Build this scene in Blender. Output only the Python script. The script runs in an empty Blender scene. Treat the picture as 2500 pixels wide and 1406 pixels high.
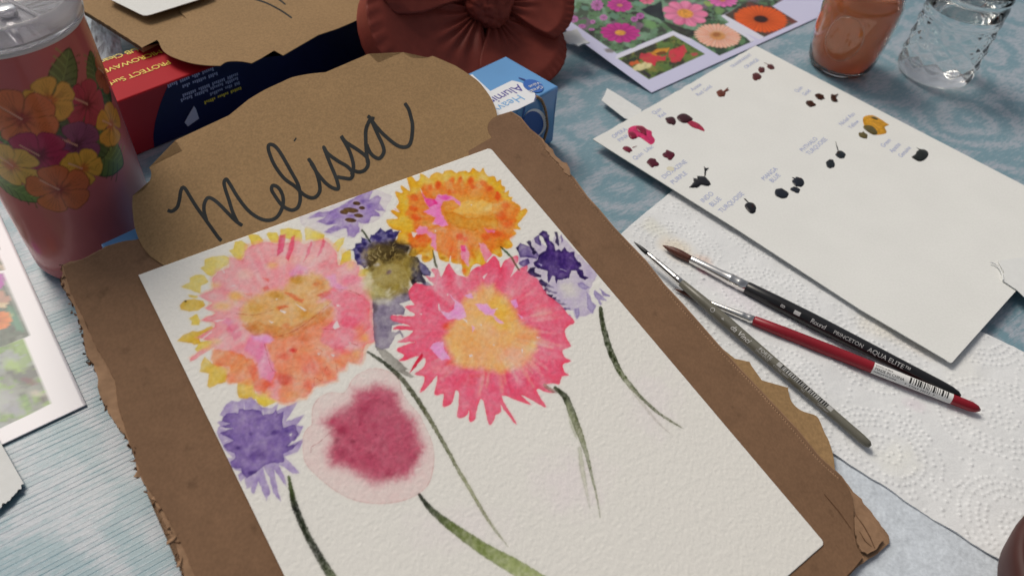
import bpy, bmesh, math, random
import numpy as np
from mathutils import Vector, Matrix

# ------------------------------------------------------------------ camera, world, sun, exposure
scene = bpy.context.scene
COL = scene.collection
F = 1830.0                                   # focal length in pixels of the 2500 px wide photograph
RC = np.array([[0.99568628, 0.09278381, 0.0],
               [0.06752675, -0.72464640, 0.68580445],
               [0.06363155, -0.68284608, -0.72778586]])   # camera axes (right, down, forward) -> world
HC = 0.35706                                 # lens height over the table top, metres
C0 = np.array([0.0, 0.0, HC])
cam_data = bpy.data.cameras.new("camera")
cam = bpy.data.objects.new("camera", cam_data)
COL.objects.link(cam)
m3 = np.stack([RC[:, 0], -RC[:, 1], -RC[:, 2]], 1)
cam.matrix_world = Matrix.Translation(C0) @ Matrix(m3.tolist()).to_4x4()
cam_data.sensor_fit = 'HORIZONTAL'
cam_data.sensor_width = 36.0
cam_data.lens = F / 2500.0 * 36.0
cam_data.clip_start = 0.01
cam_data.clip_end = 100.0
cam_data.dof.use_dof = True
cam_data.dof.focus_distance = 0.45
cam_data.dof.aperture_fstop = 9.0
scene.camera = cam

world = bpy.data.worlds.new("World")
scene.world = world
world.use_nodes = True
SUN_EL, SUN_AZ = math.radians(50), math.radians(-44)   # azimuth from +Y, negative = left
wn = world.node_tree
bg = wn.nodes["Background"]
sky = wn.nodes.new("ShaderNodeTexSky")
sky.sky_type = 'NISHITA'
sky.sun_disc = False
sky.sun_elevation = SUN_EL
sky.sun_rotation = SUN_AZ
sky.air_density = 1.0
sky.dust_density = 4.0
sky.ozone_density = 1.0
veil = wn.nodes.new("ShaderNodeHueSaturation")        # thin cloud: most of the blue is washed out
veil.inputs["Saturation"].default_value = 0.30
wn.links.new(sky.outputs[0], veil.inputs["Color"])
wn.links.new(veil.outputs[0], bg.inputs[0])
bg.inputs[1].default_value = 0.062

sun_data = bpy.data.lights.new("sun", 'SUN')
sun_data.energy = 1.6
sun_data.angle = math.radians(24)
sun_data.color = (1.0, 0.91, 0.78)
sun = bpy.data.objects.new("sun", sun_data)
COL.objects.link(sun)
sd = Vector((math.sin(SUN_AZ) * math.cos(SUN_EL), math.cos(SUN_AZ) * math.cos(SUN_EL), math.sin(SUN_EL)))
sun.rotation_euler = sd.to_track_quat('Z', 'Y').to_euler()
scene.view_settings.view_transform = 'Standard'
scene.view_settings.look = 'None'
scene.view_settings.exposure = 0.22
scene.view_settings.gamma = 1.0

# ------------------------------------------------------------------ geometry of the place
NB = np.array([0.11445203, -0.10095706, 0.98828559])   # normal of the propped board
DXB = np.array([0.76472708, 0.64395153, -0.02277997])  # board, across
DYB = np.array([0.63410822, -0.75837596, -0.15090616]) # board, towards its lower end
DB = 0.34206608


def ray(px, py):
    q = np.stack([(np.asarray(px, float) - 1250.0) / F, (np.asarray(py, float) - 703.0) / F,
                  np.ones_like(np.asarray(px, float))], -1)
    return q @ RC.T


def T(px, py, z=0.0):                        # point of height z over the table seen at that place
    r = ray(px, py)
    k = (z - HC) / r[..., 2]
    return C0 + r * k[..., None]


def BD(px, py, off=0.0):                     # point of the propped board's plane
    r = ray(px, py)
    k = -(DB - off) / (r @ NB)
    return C0 + r * k[..., None]


def proj(P):
    c = (np.asarray(P) - C0) @ RC
    return F * c[..., 0] / c[..., 2] + 1250.0, F * c[..., 1] / c[..., 2] + 703.0


def zz(s, ox=0.0, oy=0.0, k=1.0):            # "x,y x,y ..." traced in a magnified crop -> photo coordinates
    a = np.array([[float(v) for v in t.split(",")] for t in s.split()])
    return a * k + np.array([ox, oy])


def unit(v):
    v = np.asarray(v, float)
    return v / np.linalg.norm(v)


# ------------------------------------------------------------------ noise and colour helpers
def lin(c):
    c = np.asarray(c, float) / 255.0
    return np.where(c <= 0.04045, c / 12.92, ((c + 0.055) / 1.055) ** 2.4)


PAPER = lin((221, 217, 209))


def alb(c, k=0.80):                          # base colour of something that looks c beside white paper
    return np.clip(lin(c) / PAPER * k, 0.001, 0.9)


_tab = np.random.default_rng(11).random((256, 256))


def vnoise(x, y, seed=0):
    xi = np.floor(x).astype(int)
    yi = np.floor(y).astype(int)
    fx = x - xi
    fy = y - yi
    fx = fx * fx * (3 - 2 * fx)
    fy = fy * fy * (3 - 2 * fy)
    o = seed * 37
    a = _tab[(xi + o) & 255, (yi + o * 3) & 255]
    b = _tab[(xi + 1 + o) & 255, (yi + o * 3) & 255]
    c = _tab[(xi + o) & 255, (yi + 1 + o * 3) & 255]
    d = _tab[(xi + 1 + o) & 255, (yi + 1 + o * 3) & 255]
    return (a * (1 - fx) + b * fx) * (1 - fy) + (c * (1 - fx) + d * fx) * fy


def fbm(x, y, sc, seed=0, octs=3):
    s = 0.0
    amp = 1.0
    tot = 0.0
    for k in range(octs):
        s = s + amp * vnoise(x / sc * 2 ** k, y / sc * 2 ** k, seed + k)
        tot += amp
        amp *= 0.5
    return s / tot


def sstep(a, b, x):
    t = np.clip((x - a) / (b - a), 0, 1)
    return t * t * (3 - 2 * t)


def sdf(x, y, P):
    d2 = np.full(x.shape, 1e12)
    ins = np.zeros(x.shape, bool)
    n = len(P)
    for i in range(n):
        ax, ay = P[i]
        bx, by = P[(i + 1) % n]
        ex, ey = bx - ax, by - ay
        wx, wy = x - ax, y - ay
        t = np.clip((wx * ex + wy * ey) / (ex * ex + ey * ey + 1e-9), 0, 1)
        qx, qy = wx - ex * t, wy - ey * t
        d2 = np.minimum(d2, qx * qx + qy * qy)
        if ay != by:
            c = ((ay <= y) != (by <= y)) & (x < ax + (y - ay) / (by - ay) * ex)
            ins ^= c
    d = np.sqrt(d2)
    return np.where(ins, -d, d)


def crom(P, n=6, closed=False):
    P = np.asarray(P, float)
    m = len(P)
    out = []
    rng = range(m if closed else m - 1)
    for i in rng:
        if closed:
            p0, p1, p2, p3 = P[(i - 1) % m], P[i], P[(i + 1) % m], P[(i + 2) % m]
        else:
            p0, p1, p2, p3 = P[max(i - 1, 0)], P[i], P[i + 1], P[min(i + 2, m - 1)]
        for j in range(n):
            t = j / n
            out.append(0.5 * (2 * p1 + (p2 - p0) * t + (2 * p0 - 5 * p1 + 4 * p2 - p3) * t * t
                              + (3 * p1 - p0 - 3 * p2 + p3) * t ** 3))
    if not closed:
        out.append(P[-1])
    return np.array(out)


class Canvas:
    """Colours for the points of a sheet; everything is laid down in the coordinates X, Y of those points."""

    def __init__(s, X, Y, base):
        s.X, s.Y = X, Y
        s.C = np.ones(X.shape + (3,)) * np.asarray(base)

    def win(s, x0, x1, y0, y1):
        m = (s.X > x0) & (s.X < x1) & (s.Y > y0) & (s.Y < y1)
        r = np.where(m.any(1))[0]
        c = np.where(m.any(0))[0]
        if len(r) == 0 or len(c) == 0:
            return None
        return (slice(r[0], r[-1] + 1), slice(c[0], c[-1] + 1))

    def lay(s, sl, col, al, e=None, edge=0.0, mode='mix'):
        C = s.C[sl]
        al = np.clip(al, 0, 1)[..., None]
        col = np.asarray(col)
        if mode == 'mix':
            C = C * (1 - al) + col * al
        else:
            C = C * (1 - al * (1 - np.clip(col / 0.8, 0, 1)))
        if e is not None and edge > 0:
            k = np.clip(edge * e, 0, 1)[..., None]
            C = C * (1 - k) + C * np.clip(col * 1.1, 0, 1) * k
        s.C[sl] = C

    def poly(s, P, c, a=1.0, soft=1.5, warp=3.0, ws=16.0, edge=0.35, ew=2.5, var=0.2, vs=28.0,
             mode='mix', seed=1, fade=None):
        P = np.asarray(P, float)
        pad = warp + soft + 6
        sl = s.win(P[:, 0].min() - pad, P[:, 0].max() + pad, P[:, 1].min() - pad, P[:, 1].max() + pad)
        if sl is None:
            return
        x0, y0 = s.X[sl], s.Y[sl]
        x = x0 + warp * 2 * (fbm(x0, y0, ws, seed, 3) - 0.5)
        y = y0 + warp * 2 * (fbm(x0, y0, ws, seed + 9, 3) - 0.5)
        d = sdf(x, y, P)
        m = sstep(soft, -soft, d)
        e = np.exp(-((d + ew * 0.5) / ew) ** 2) * m
        n = fbm(x0, y0, vs, seed + 4, 4)
        al = a * m * (1 + var * 2 * (n - 0.5))
        if fade is not None:
            al = al * fade(x0, y0)
        s.lay(sl, alb(c), al, e * (0.4 + n), edge, mode)

    def blob(s, cx, cy, rx, ry, c, a=1.0, ang=0.0, soft=0.6, nz=0.35, ns=26.0, mode='mix', seed=2):
        R = max(rx, ry) * (1.3 + nz)
        sl = s.win(cx - R, cx + R, cy - R, cy + R)
        if sl is None:
            return
        x0, y0 = s.X[sl], s.Y[sl]
        ca, sa = math.cos(ang), math.sin(ang)
        u = ((x0 - cx) * ca + (y0 - cy) * sa) / rx
        v = (-(x0 - cx) * sa + (y0 - cy) * ca) / ry
        r = np.sqrt(u * u + v * v) + nz * 2 * (fbm(x0, y0, ns, seed, 4) - 0.5)
        s.lay(sl, alb(c), a * sstep(1.0, 1.0 - soft, r), None, 0, mode)

    def stroke(s, P, W, cols, a=1.0, soft=1.0, rough=1.2, rs=5.0, mode='mix', seed=5, edge=0.3, dry=0.0):
        P = crom(P, 8)
        n = len(P)
        W = np.interp(np.linspace(0, 1, n), np.linspace(0, 1, len(W)), W)
        CC = np.array([alb(c) for c in cols])
        tt = np.linspace(0, 1, len(cols))
        pad = W.max() + 6
        sl = s.win(P[:, 0].min() - pad, P[:, 0].max() + pad, P[:, 1].min() - pad, P[:, 1].max() + pad)
        if sl is None:
            return
        x, y = s.X[sl], s.Y[sl]
        best = np.full(x.shape, 1e9)
        tb = np.zeros(x.shape)
        for i in range(n - 1):
            ex, ey = P[i + 1] - P[i]
            wx, wy = x - P[i, 0], y - P[i, 1]
            t = np.clip((wx * ex + wy * ey) / (ex * ex + ey * ey + 1e-9), 0, 1)
            d = np.hypot(wx - ex * t, wy - ey * t) - 0.5 * (W[i] * (1 - t) + W[i + 1] * t)
            k = d < best
            best[k] = d[k]
            tb[k] = ((i + t) / (n - 1))[k]
        d = best + rough * 2 * (fbm(x, y, rs, seed, 2) - 0.5)
        m = sstep(soft, -soft, d)
        col = np.stack([np.interp(tb, tt, CC[:, k]) for k in range(3)], -1)
        g = fbm(x, y, 7.0, seed + 3, 2)
        al = a * m * (0.85 + 0.3 * g)
        if dry:
            al = al * (1 - dry * tb * sstep(0.35, 0.6, fbm(x, y, 4.0, seed + 6, 2)))
        e = np.exp(-((d + 1.2) / 1.6) ** 2) * m
        al = np.clip(al, 0, 1)[..., None]
        k = np.clip(edge * e, 0, 1)[..., None]
        C = s.C[sl] * (1 - al) + col * al
        s.C[sl] = C * (1 - k * 0.6)


# ------------------------------------------------------------------ object helpers
def tag(o, label=None, cat=None, group=None, kind=None):
    if label:
        o["label"] = label
    if cat:
        o["category"] = cat
    if group:
        o["group"] = group
    if kind:
        o["kind"] = kind
    return o


def empty(name, loc, label, cat, group=None):
    o = bpy.data.objects.new(name, None)
    o.empty_display_size = 0.02
    o.location = Vector([float(v) for v in loc])
    COL.objects.link(o)
    return tag(o, label, cat, group)


def link(name, me, mat, parent=None, smooth=True):
    o = bpy.data.objects.new(name, me)
    if mat is not None:
        me.materials.append(mat)
    COL.objects.link(o)
    if smooth:
        me.polygons.foreach_set("use_smooth", np.ones(len(me.polygons), bool))
    if parent is not None:
        chain = Matrix.Identity(4)
        p = parent
        while p is not None:
            chain = Matrix.LocRotScale(p.location, p.rotation_euler, p.scale) @ chain
            p = p.parent
        me.transform(chain.inverted())       # vertices are given in world space
        o.parent = parent
    return o


def mesh_np(name, V, faces, mat, parent=None, cols=None, smooth=True):
    """faces: (n,4) or (n,3) int array, or a list of tuples"""
    V = np.asarray(V, np.float32).reshape(-1, 3)
    me = bpy.data.meshes.new(name)
    if isinstance(faces, np.ndarray):
        k = faces.shape[1]
        n = len(faces)
        me.vertices.add(len(V))
        me.vertices.foreach_set("co", V.ravel())
        me.loops.add(n * k)
        me.loops.foreach_set("vertex_index", faces.astype(np.int32).ravel())
        me.polygons.add(n)
        me.polygons.foreach_set("loop_start", np.arange(0, n * k, k, dtype=np.int32))
        me.update(calc_edges=True)
    else:
        me.from_pydata([tuple(map(float, v)) for v in V], [], faces)
        me.update()
    if cols is not None:
        ca = me.color_attributes.new("paint", 'FLOAT_COLOR', 'POINT')
        rgba = np.ones((len(V), 4), np.float32)
        rgba[:, :3] = np.asarray(cols).reshape(-1, 3)
        ca.data.foreach_set("color", rgba.ravel())
    return link(name, me, mat, parent, smooth)


def gridf(nu, nv, o=0):                      # quads of a (nv rows, nu cols) grid of points
    i = np.arange(nv - 1)[:, None] * nu + np.arange(nu - 1)[None, :] + o
    return np.stack([i, i + 1, i + nu + 1, i + nu], -1).reshape(-1, 4)


def sheet(name, P, thick, mat, parent=None, cols=None, nrm=None, flip=False):
    """P: (nv,nu,3) top surface; gets a rim of the given thickness and an underside"""
    nv, nu = P.shape[:2]
    if nrm is None:
        nrm = np.array([0, 0, 1.0])
    V = [P.reshape(-1, 3)]
    f = gridf(nu, nv)
    top = np.arange(nv * nu).reshape(nv, nu)
    ring = np.concatenate([top[0, :-1], top[:-1, -1], top[-1, :0:-1], top[:0:-1, 0]])
    n = len(ring)
    b0 = nv * nu
    V.append(P.reshape(-1, 3)[ring] - nrm * thick)
    j = np.arange(n)
    side = np.stack([ring, b0 + j, b0 + (j + 1) % n, ring[(j + 1) % n]], -1)
    c = P.reshape(-1, 3)[ring].mean(0) - nrm * thick
    V.append(c[None])
    und = np.stack([b0 + j, np.full(n, b0 + n), np.full(n, b0 + n), b0 + (j + 1) % n], -1)[:, [0, 1, 3]]
    V = np.concatenate(V)
    fl = f if not flip else f[:, ::-1]
    allf = [tuple(t) for t in side] + [tuple(t) for t in und]
    # one mesh: quads first, then rim
    me = bpy.data.meshes.new(name)
    nf4 = len(fl) + len(side)
    quads = np.concatenate([fl, side if not flip else side[:, ::-1]])
    tris = und
    me.vertices.add(len(V))
    me.vertices.foreach_set("co", V.astype(np.float32).ravel())
    me.loops.add(nf4 * 4 + len(tris) * 3)
    me.loops.foreach_set("vertex_index", np.concatenate([quads.ravel(), tris.ravel()]).astype(np.int32))
    me.polygons.add(nf4 + len(tris))
    me.polygons.foreach_set("loop_start", np.concatenate(
        [np.arange(0, nf4 * 4, 4), nf4 * 4 + np.arange(0, len(tris) * 3, 3)]).astype(np.int32))
    me.update(calc_edges=True)
    if cols is not None:
        ca = me.color_attributes.new("paint", 'FLOAT_COLOR', 'POINT')
        cc = cols.reshape(-1, 3)
        rgba = np.ones((len(V), 4), np.float32)
        rgba[:b0, :3] = cc
        rgba[b0:b0 + n, :3] = cc[ring]
        rgba[b0 + n:, :3] = 0.7
        ca.data.foreach_set("color", rgba.ravel())
    o = link(name, me, mat, parent, True)
    sm = np.ones(len(me.polygons), bool)
    sm[len(fl):] = False
    me.polygons.foreach_set("use_smooth", sm)
    return o


def quad_patch(a, b, c, d, nu, nv):          # corners in order, (0,0) (1,0) (1,1) (0,1)
    u = np.linspace(0, 1, nu)[None, :, None]
    v = np.linspace(0, 1, nv)[:, None, None]
    return (a * (1 - u) * (1 - v) + b * u * (1 - v) + c * u * v + d * (1 - u) * v), u[..., 0], v[..., 0]


def prism(name, pts, nrm, thick, mat, parent=None, bevel=0.0):
    pts = np.asarray(pts, float)
    nrm = unit(nrm)
    area = sum(np.cross(pts[i] - pts[0], pts[i + 1] - pts[0]) @ nrm for i in range(1, len(pts) - 1))
    if area < 0:
        pts = pts[::-1]
    bm = bmesh.new()
    top = [bm.verts.new(p) for p in pts]
    bot = [bm.verts.new(p - nrm * thick) for p in pts]
    bm.faces.new(top)
    bm.faces.new(bot[::-1])
    n = len(pts)
    for i in range(n):
        bm.faces.new((top[i], bot[i], bot[(i + 1) % n], top[(i + 1) % n]))
    if bevel > 0:
        es = [e for e in bm.edges if (e.verts[0] in top) == (e.verts[1] in top)]
        bmesh.ops.bevel(bm, geom=es, offset=bevel, segments=2, affect='EDGES', profile=0.5)
    bmesh.ops.triangulate(bm, faces=[f for f in bm.faces if len(f.verts) > 4])
    me = bpy.data.meshes.new(name)
    bm.to_mesh(me)
    bm.free()
    return link(name, me, mat, parent, False)


def rag(P, step, amp, seed=0, closed=True):
    rng = np.random.default_rng(seed)
    P = np.asarray(P, float)
    out = []
    n = len(P)
    for i in range(n if closed else n - 1):
        a, b = P[i], P[(i + 1) % n]
        L = np.hypot(*(b - a))
        k = max(1, int(L / step))
        nn = np.array([-(b - a)[1], (b - a)[0]]) / (L + 1e-9)
        for j in range(k):
            q = a + (b - a) * j / k
            if j:
                q = q + nn * rng.normal() * amp
            out.append(q)
    if not closed:
        out.append(P[-1])
    return np.array(out)


def tube(name, pts, rad, mat, parent=None, ns=10, cap=True):
    pts = np.asarray(pts, float)
    n = len(pts)
    rad = np.ones(n) * np.asarray(rad)
    tg = np.gradient(pts, axis=0)
    V = []
    up = np.array([0.13, 0.21, 0.97])
    for i in range(n):
        t = unit(tg[i])
        a = unit(np.cross(t, up))
        b = np.cross(t, a)
        an = np.linspace(0, 2 * np.pi, ns, endpoint=False)
        V.append(pts[i] + rad[i] * (np.cos(an)[:, None] * a + np.sin(an)[:, None] * b))
    V = np.concatenate(V)
    f = []
    for i in range(n - 1):
        for j in range(ns):
            f.append((i * ns + j, i * ns + (j + 1) % ns, (i + 1) * ns + (j + 1) % ns, (i + 1) * ns + j))
    if cap:
        f.append(tuple(range(ns))[::-1])
        f.append(tuple((n - 1) * ns + j for j in range(ns)))
    return mesh_np(name, V, f, mat, parent)


def lathe(name, prof, c, mat, parent=None, ns=64, axis=None, closed=False, smooth=True, disp=None, cols=None):
    """prof: list of (radius, height); closed profile loops make a solid of revolution"""
    prof = np.asarray(prof, float)
    n = len(prof)
    an = np.linspace(0, 2 * np.pi, ns, endpoint=False)
    r = prof[:, 0][:, None] * np.ones(ns)
    z = prof[:, 1][:, None] * np.ones(ns)
    if disp is not None:
        r = r + disp(r, z, an[None, :] * np.ones_like(r))
    V = np.stack([c[0] + r * np.cos(an), c[1] + r * np.sin(an), c[2] + z], -1).reshape(-1, 3)
    i = np.arange(n if closed else n - 1)[:, None]
    j = np.arange(ns)[None, :]
    i2 = (i + 1) % n
    j2 = (j + 1) % ns
    f = np.stack([i * ns + j, i * ns + j2, i2 * ns + j2, i2 * ns + j], -1).reshape(-1, 4)
    return mesh_np(name, V, f, mat, parent, cols, smooth)


def ribbon(name, paths, W, mp, mat, parent=None, lift=2.5e-7):
    """flat ink line: paths in photo coordinates, mp(px,py,off) puts them on their surface"""
    V, f = [], []
    k = 0
    h = 3e-5
    for P in paths:
        P = np.asarray(P, float)
        t = np.gradient(P, axis=0)
        L = np.hypot(t[:, 0], t[:, 1]) + 1e-9
        nn = np.stack([-t[:, 1] / L, t[:, 0] / L], 1)
        n = len(P)
        w = np.ones(n) * W * 0.5
        w[0] *= 0.55
        w[-1] *= 0.55
        hs = h + lift * np.arange(n)
        A = np.array([mp(P[i, 0] + nn[i, 0] * w[i], P[i, 1] + nn[i, 1] * w[i], hs[i]) for i in range(n)])
        B = np.array([mp(P[i, 0] - nn[i, 0] * w[i], P[i, 1] - nn[i, 1] * w[i], hs[i]) for i in range(n)])
        V += [A, B]
        for i in range(n - 1):
            f.append((k + i, k + i + 1, k + n + i + 1, k + n + i))
        k += 2 * n
        h += lift * n
    return mesh_np(name, np.concatenate(V), f, mat, parent, None, False)


def text_np(body, size, shear=0.0, spacing=1.0):
    cu = bpy.data.curves.new("t", 'FONT')
    cu.body = body
    cu.size = size
    cu.shear = shear
    cu.space_character = spacing
    cu.resolution_u = 3
    ob = bpy.data.objects.new("t", cu)
    COL.objects.link(ob)
    dg = bpy.context.evaluated_depsgraph_get()
    me = bpy.data.meshes.new_from_object(ob.evaluated_get(dg))
    n = len(me.vertices)
    co = np.zeros(n * 3)
    me.vertices.foreach_get("co", co)
    fs = [tuple(p.vertices) for p in me.polygons]
    bpy.data.objects.remove(ob)
    bpy.data.curves.remove(cu)
    bpy.data.meshes.remove(me)
    return co.reshape(-1, 3)[:, :2], fs


def text_flat(name, body, size, org, ex, ey, mat, parent, off=0.00012, shear=0.0, spacing=1.0):
    co, fs = text_np(body, size, shear, spacing)
    ex, ey = unit(ex), unit(ey)
    nn = np.cross(ex, ey)
    V = np.asarray(org) + co[:, :1] * ex + co[:, 1:] * ey + nn * off
    return mesh_np(name, V, fs, mat, parent, None, False)


# ------------------------------------------------------------------ materials (all procedural)
def pmat(name, color=(0.5, 0.5, 0.5), rough=0.6, attr=False, noise=None, bump=None, spec=0.5, metal=0.0,
         trans=0.0, ior=1.45, coat=0.0, fleck=None, sub=0.0):
    m = bpy.data.materials.new(name)
    m.use_nodes = True
    nt = m.node_tree
    b = nt.nodes["Principled BSDF"]
    b.inputs["Roughness"].default_value = rough
    b.inputs["Metallic"].default_value = metal
    b.inputs["IOR"].default_value = ior
    b.inputs["Specular IOR Level"].default_value = spec
    b.inputs["Transmission Weight"].default_value = trans
    b.inputs["Coat Weight"].default_value = coat
    b.inputs["Coat Roughness"].default_value = 0.12
    if sub:
        b.inputs["Subsurface Weight"].default_value = sub
        b.inputs["Subsurface Radius"].default_value = (0.004, 0.003, 0.002)
    tc = nt.nodes.new("ShaderNodeTexCoord")
    src = None
    if attr:
        a = nt.nodes.new("ShaderNodeVertexColor")
        a.layer_name = "paint"
        src = a.outputs["Color"]
    col = tuple(float(v) for v in color) + (1.0,)
    if noise or fleck:
        if src is None:
            rgb = nt.nodes.new("ShaderNodeRGB")
            rgb.outputs[0].default_value = col
            src = rgb.outputs[0]

        def layer(src, scale, amt, stretch=(1, 1, 1), lo=0.3, hi=0.7, det=4.0, tint=None):
            mp = nt.nodes.new("ShaderNodeMapping")
            mp.inputs["Scale"].default_value = stretch
            nt.links.new(tc.outputs["Object"], mp.inputs[0])
            n = nt.nodes.new("ShaderNodeTexNoise")
            n.inputs["Scale"].default_value = scale
            n.inputs["Detail"].default_value = det
            nt.links.new(mp.outputs[0], n.inputs["Vector"])
            r = nt.nodes.new("ShaderNodeMapRange")
            r.inputs[1].default_value = lo
            r.inputs[2].default_value = hi
            r.inputs[3].default_value = 1 - amt
            r.inputs[4].default_value = 1 + amt
            nt.links.new(n.outputs[0], r.inputs[0])
            mx = nt.nodes.new("ShaderNodeMix")
            mx.data_type = 'RGBA'
            mx.blend_type = 'MULTIPLY'
            mx.inputs[0].default_value = 1.0
            nt.links.new(src, mx.inputs[6])
            nt.links.new(r.outputs[0], mx.inputs[7])
            return mx.outputs[2]
        for t in (noise or []):
            src = layer(src, *t)
        if fleck:
            src = layer(src, fleck[0], fleck[1], (1, 0.7, 1), 0.35, 0.65)
    if src is None:
        b.inputs["Base Color"].default_value = col
    else:
        nt.links.new(src, b.inputs["Base Color"])
    if bump:
        prev = None
        for sc, st, dist in bump:
            n = nt.nodes.new("ShaderNodeTexNoise")
            n.inputs["Scale"].default_value = sc
            n.inputs["Detail"].default_value = 3.0
            nt.links.new(tc.outputs["Object"], n.inputs["Vector"])
            bp = nt.nodes.new("ShaderNodeBump")
            bp.inputs["Strength"].default_value = st
            bp.inputs["Distance"].default_value = dist
            nt.links.new(n.outputs[0], bp.inputs["Height"])
            if prev is not None:
                nt.links.new(prev.outputs[0], bp.inputs["Normal"])
            prev = bp
        nt.links.new(prev.outputs[0], b.inputs["Normal"])
    return m


M = {}
M["paint_paper"] = pmat("cold_press_paper", rough=0.85, attr=True, spec=0.2, noise=[(900, 0.03)])
M["paper"] = pmat("watercolour_paper", alb((216, 213, 203)), 0.85, spec=0.2, noise=[(30, 0.02), (700, 0.03)],
                  bump=[(450, 0.35, 0.0004)])
M["photo"] = pmat("photo_print_paper", rough=0.38, attr=True, spec=0.4)
M["kraft"] = pmat("kraft_paper", alb((142, 112, 75)), 0.8, spec=0.25, noise=[(25, 0.05), (330, 0.07)],
                  fleck=(800, 0.10), bump=[(600, 0.15, 0.0003)])
M["board"] = pmat("brown_cardboard", alb((113, 85, 62)), 0.85, spec=0.2, noise=[(14, 0.09), (120, 0.05), (75, 0.16, (1, 1, 1), 0.27, 0.36)],
                  fleck=(800, 0.08), bump=[(300, 0.2, 0.0004), (26, 0.35, 0.004)])
M["board_pale"] = pmat("torn_cardboard_ply", alb((146, 114, 86)), 0.9, spec=0.15, noise=[(60, 0.16), (300, 0.12)],
                       bump=[(200, 0.4, 0.0008)])
M["board_dark"] = pmat("cardboard_edge", alb((98, 70, 50)), 0.9, spec=0.15, noise=[(80, 0.2)])
M["ink"] = pmat("black_marker_ink", alb((44, 45, 44)), 0.75, spec=0.12, noise=[(60, 0.25)])
M["pen"] = pmat("blue_pen", alb((158, 164, 192)), 0.8, spec=0.1)
M["towel"] = pmat("paper_towel", alb((214, 212, 205)), 0.95, spec=0.1, noise=[(14, 0.04), (60, 0.03)],
                  bump=[(900, 0.5, 0.0003)])
M["towel_low"] = pmat("paper_towel_underside", alb((192, 196, 197)), 0.95, spec=0.1,
                      noise=[(160, 0.10), (500, 0.10)], bump=[(350, 0.7, 0.0006)])
M["tape"] = pmat("masking_tape", alb((213, 211, 203)), 0.7, spec=0.3, noise=[(200, 0.03)], bump=[(250, 0.2, 0.0003)])
M["steel"] = pmat("polished_ferrule_metal", (0.78, 0.76, 0.73), 0.16, metal=1.0)
M["white"] = pmat("white_print", (0.78, 0.78, 0.77), 0.5)
M["glass"] = pmat("clear_glass", (0.97, 0.98, 0.97), 0.02, trans=1.0, ior=1.45)
M["plastic"] = pmat("clear_plastic_lid", (0.80, 0.79, 0.83), 0.13, trans=0.82, ior=1.3)
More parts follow.
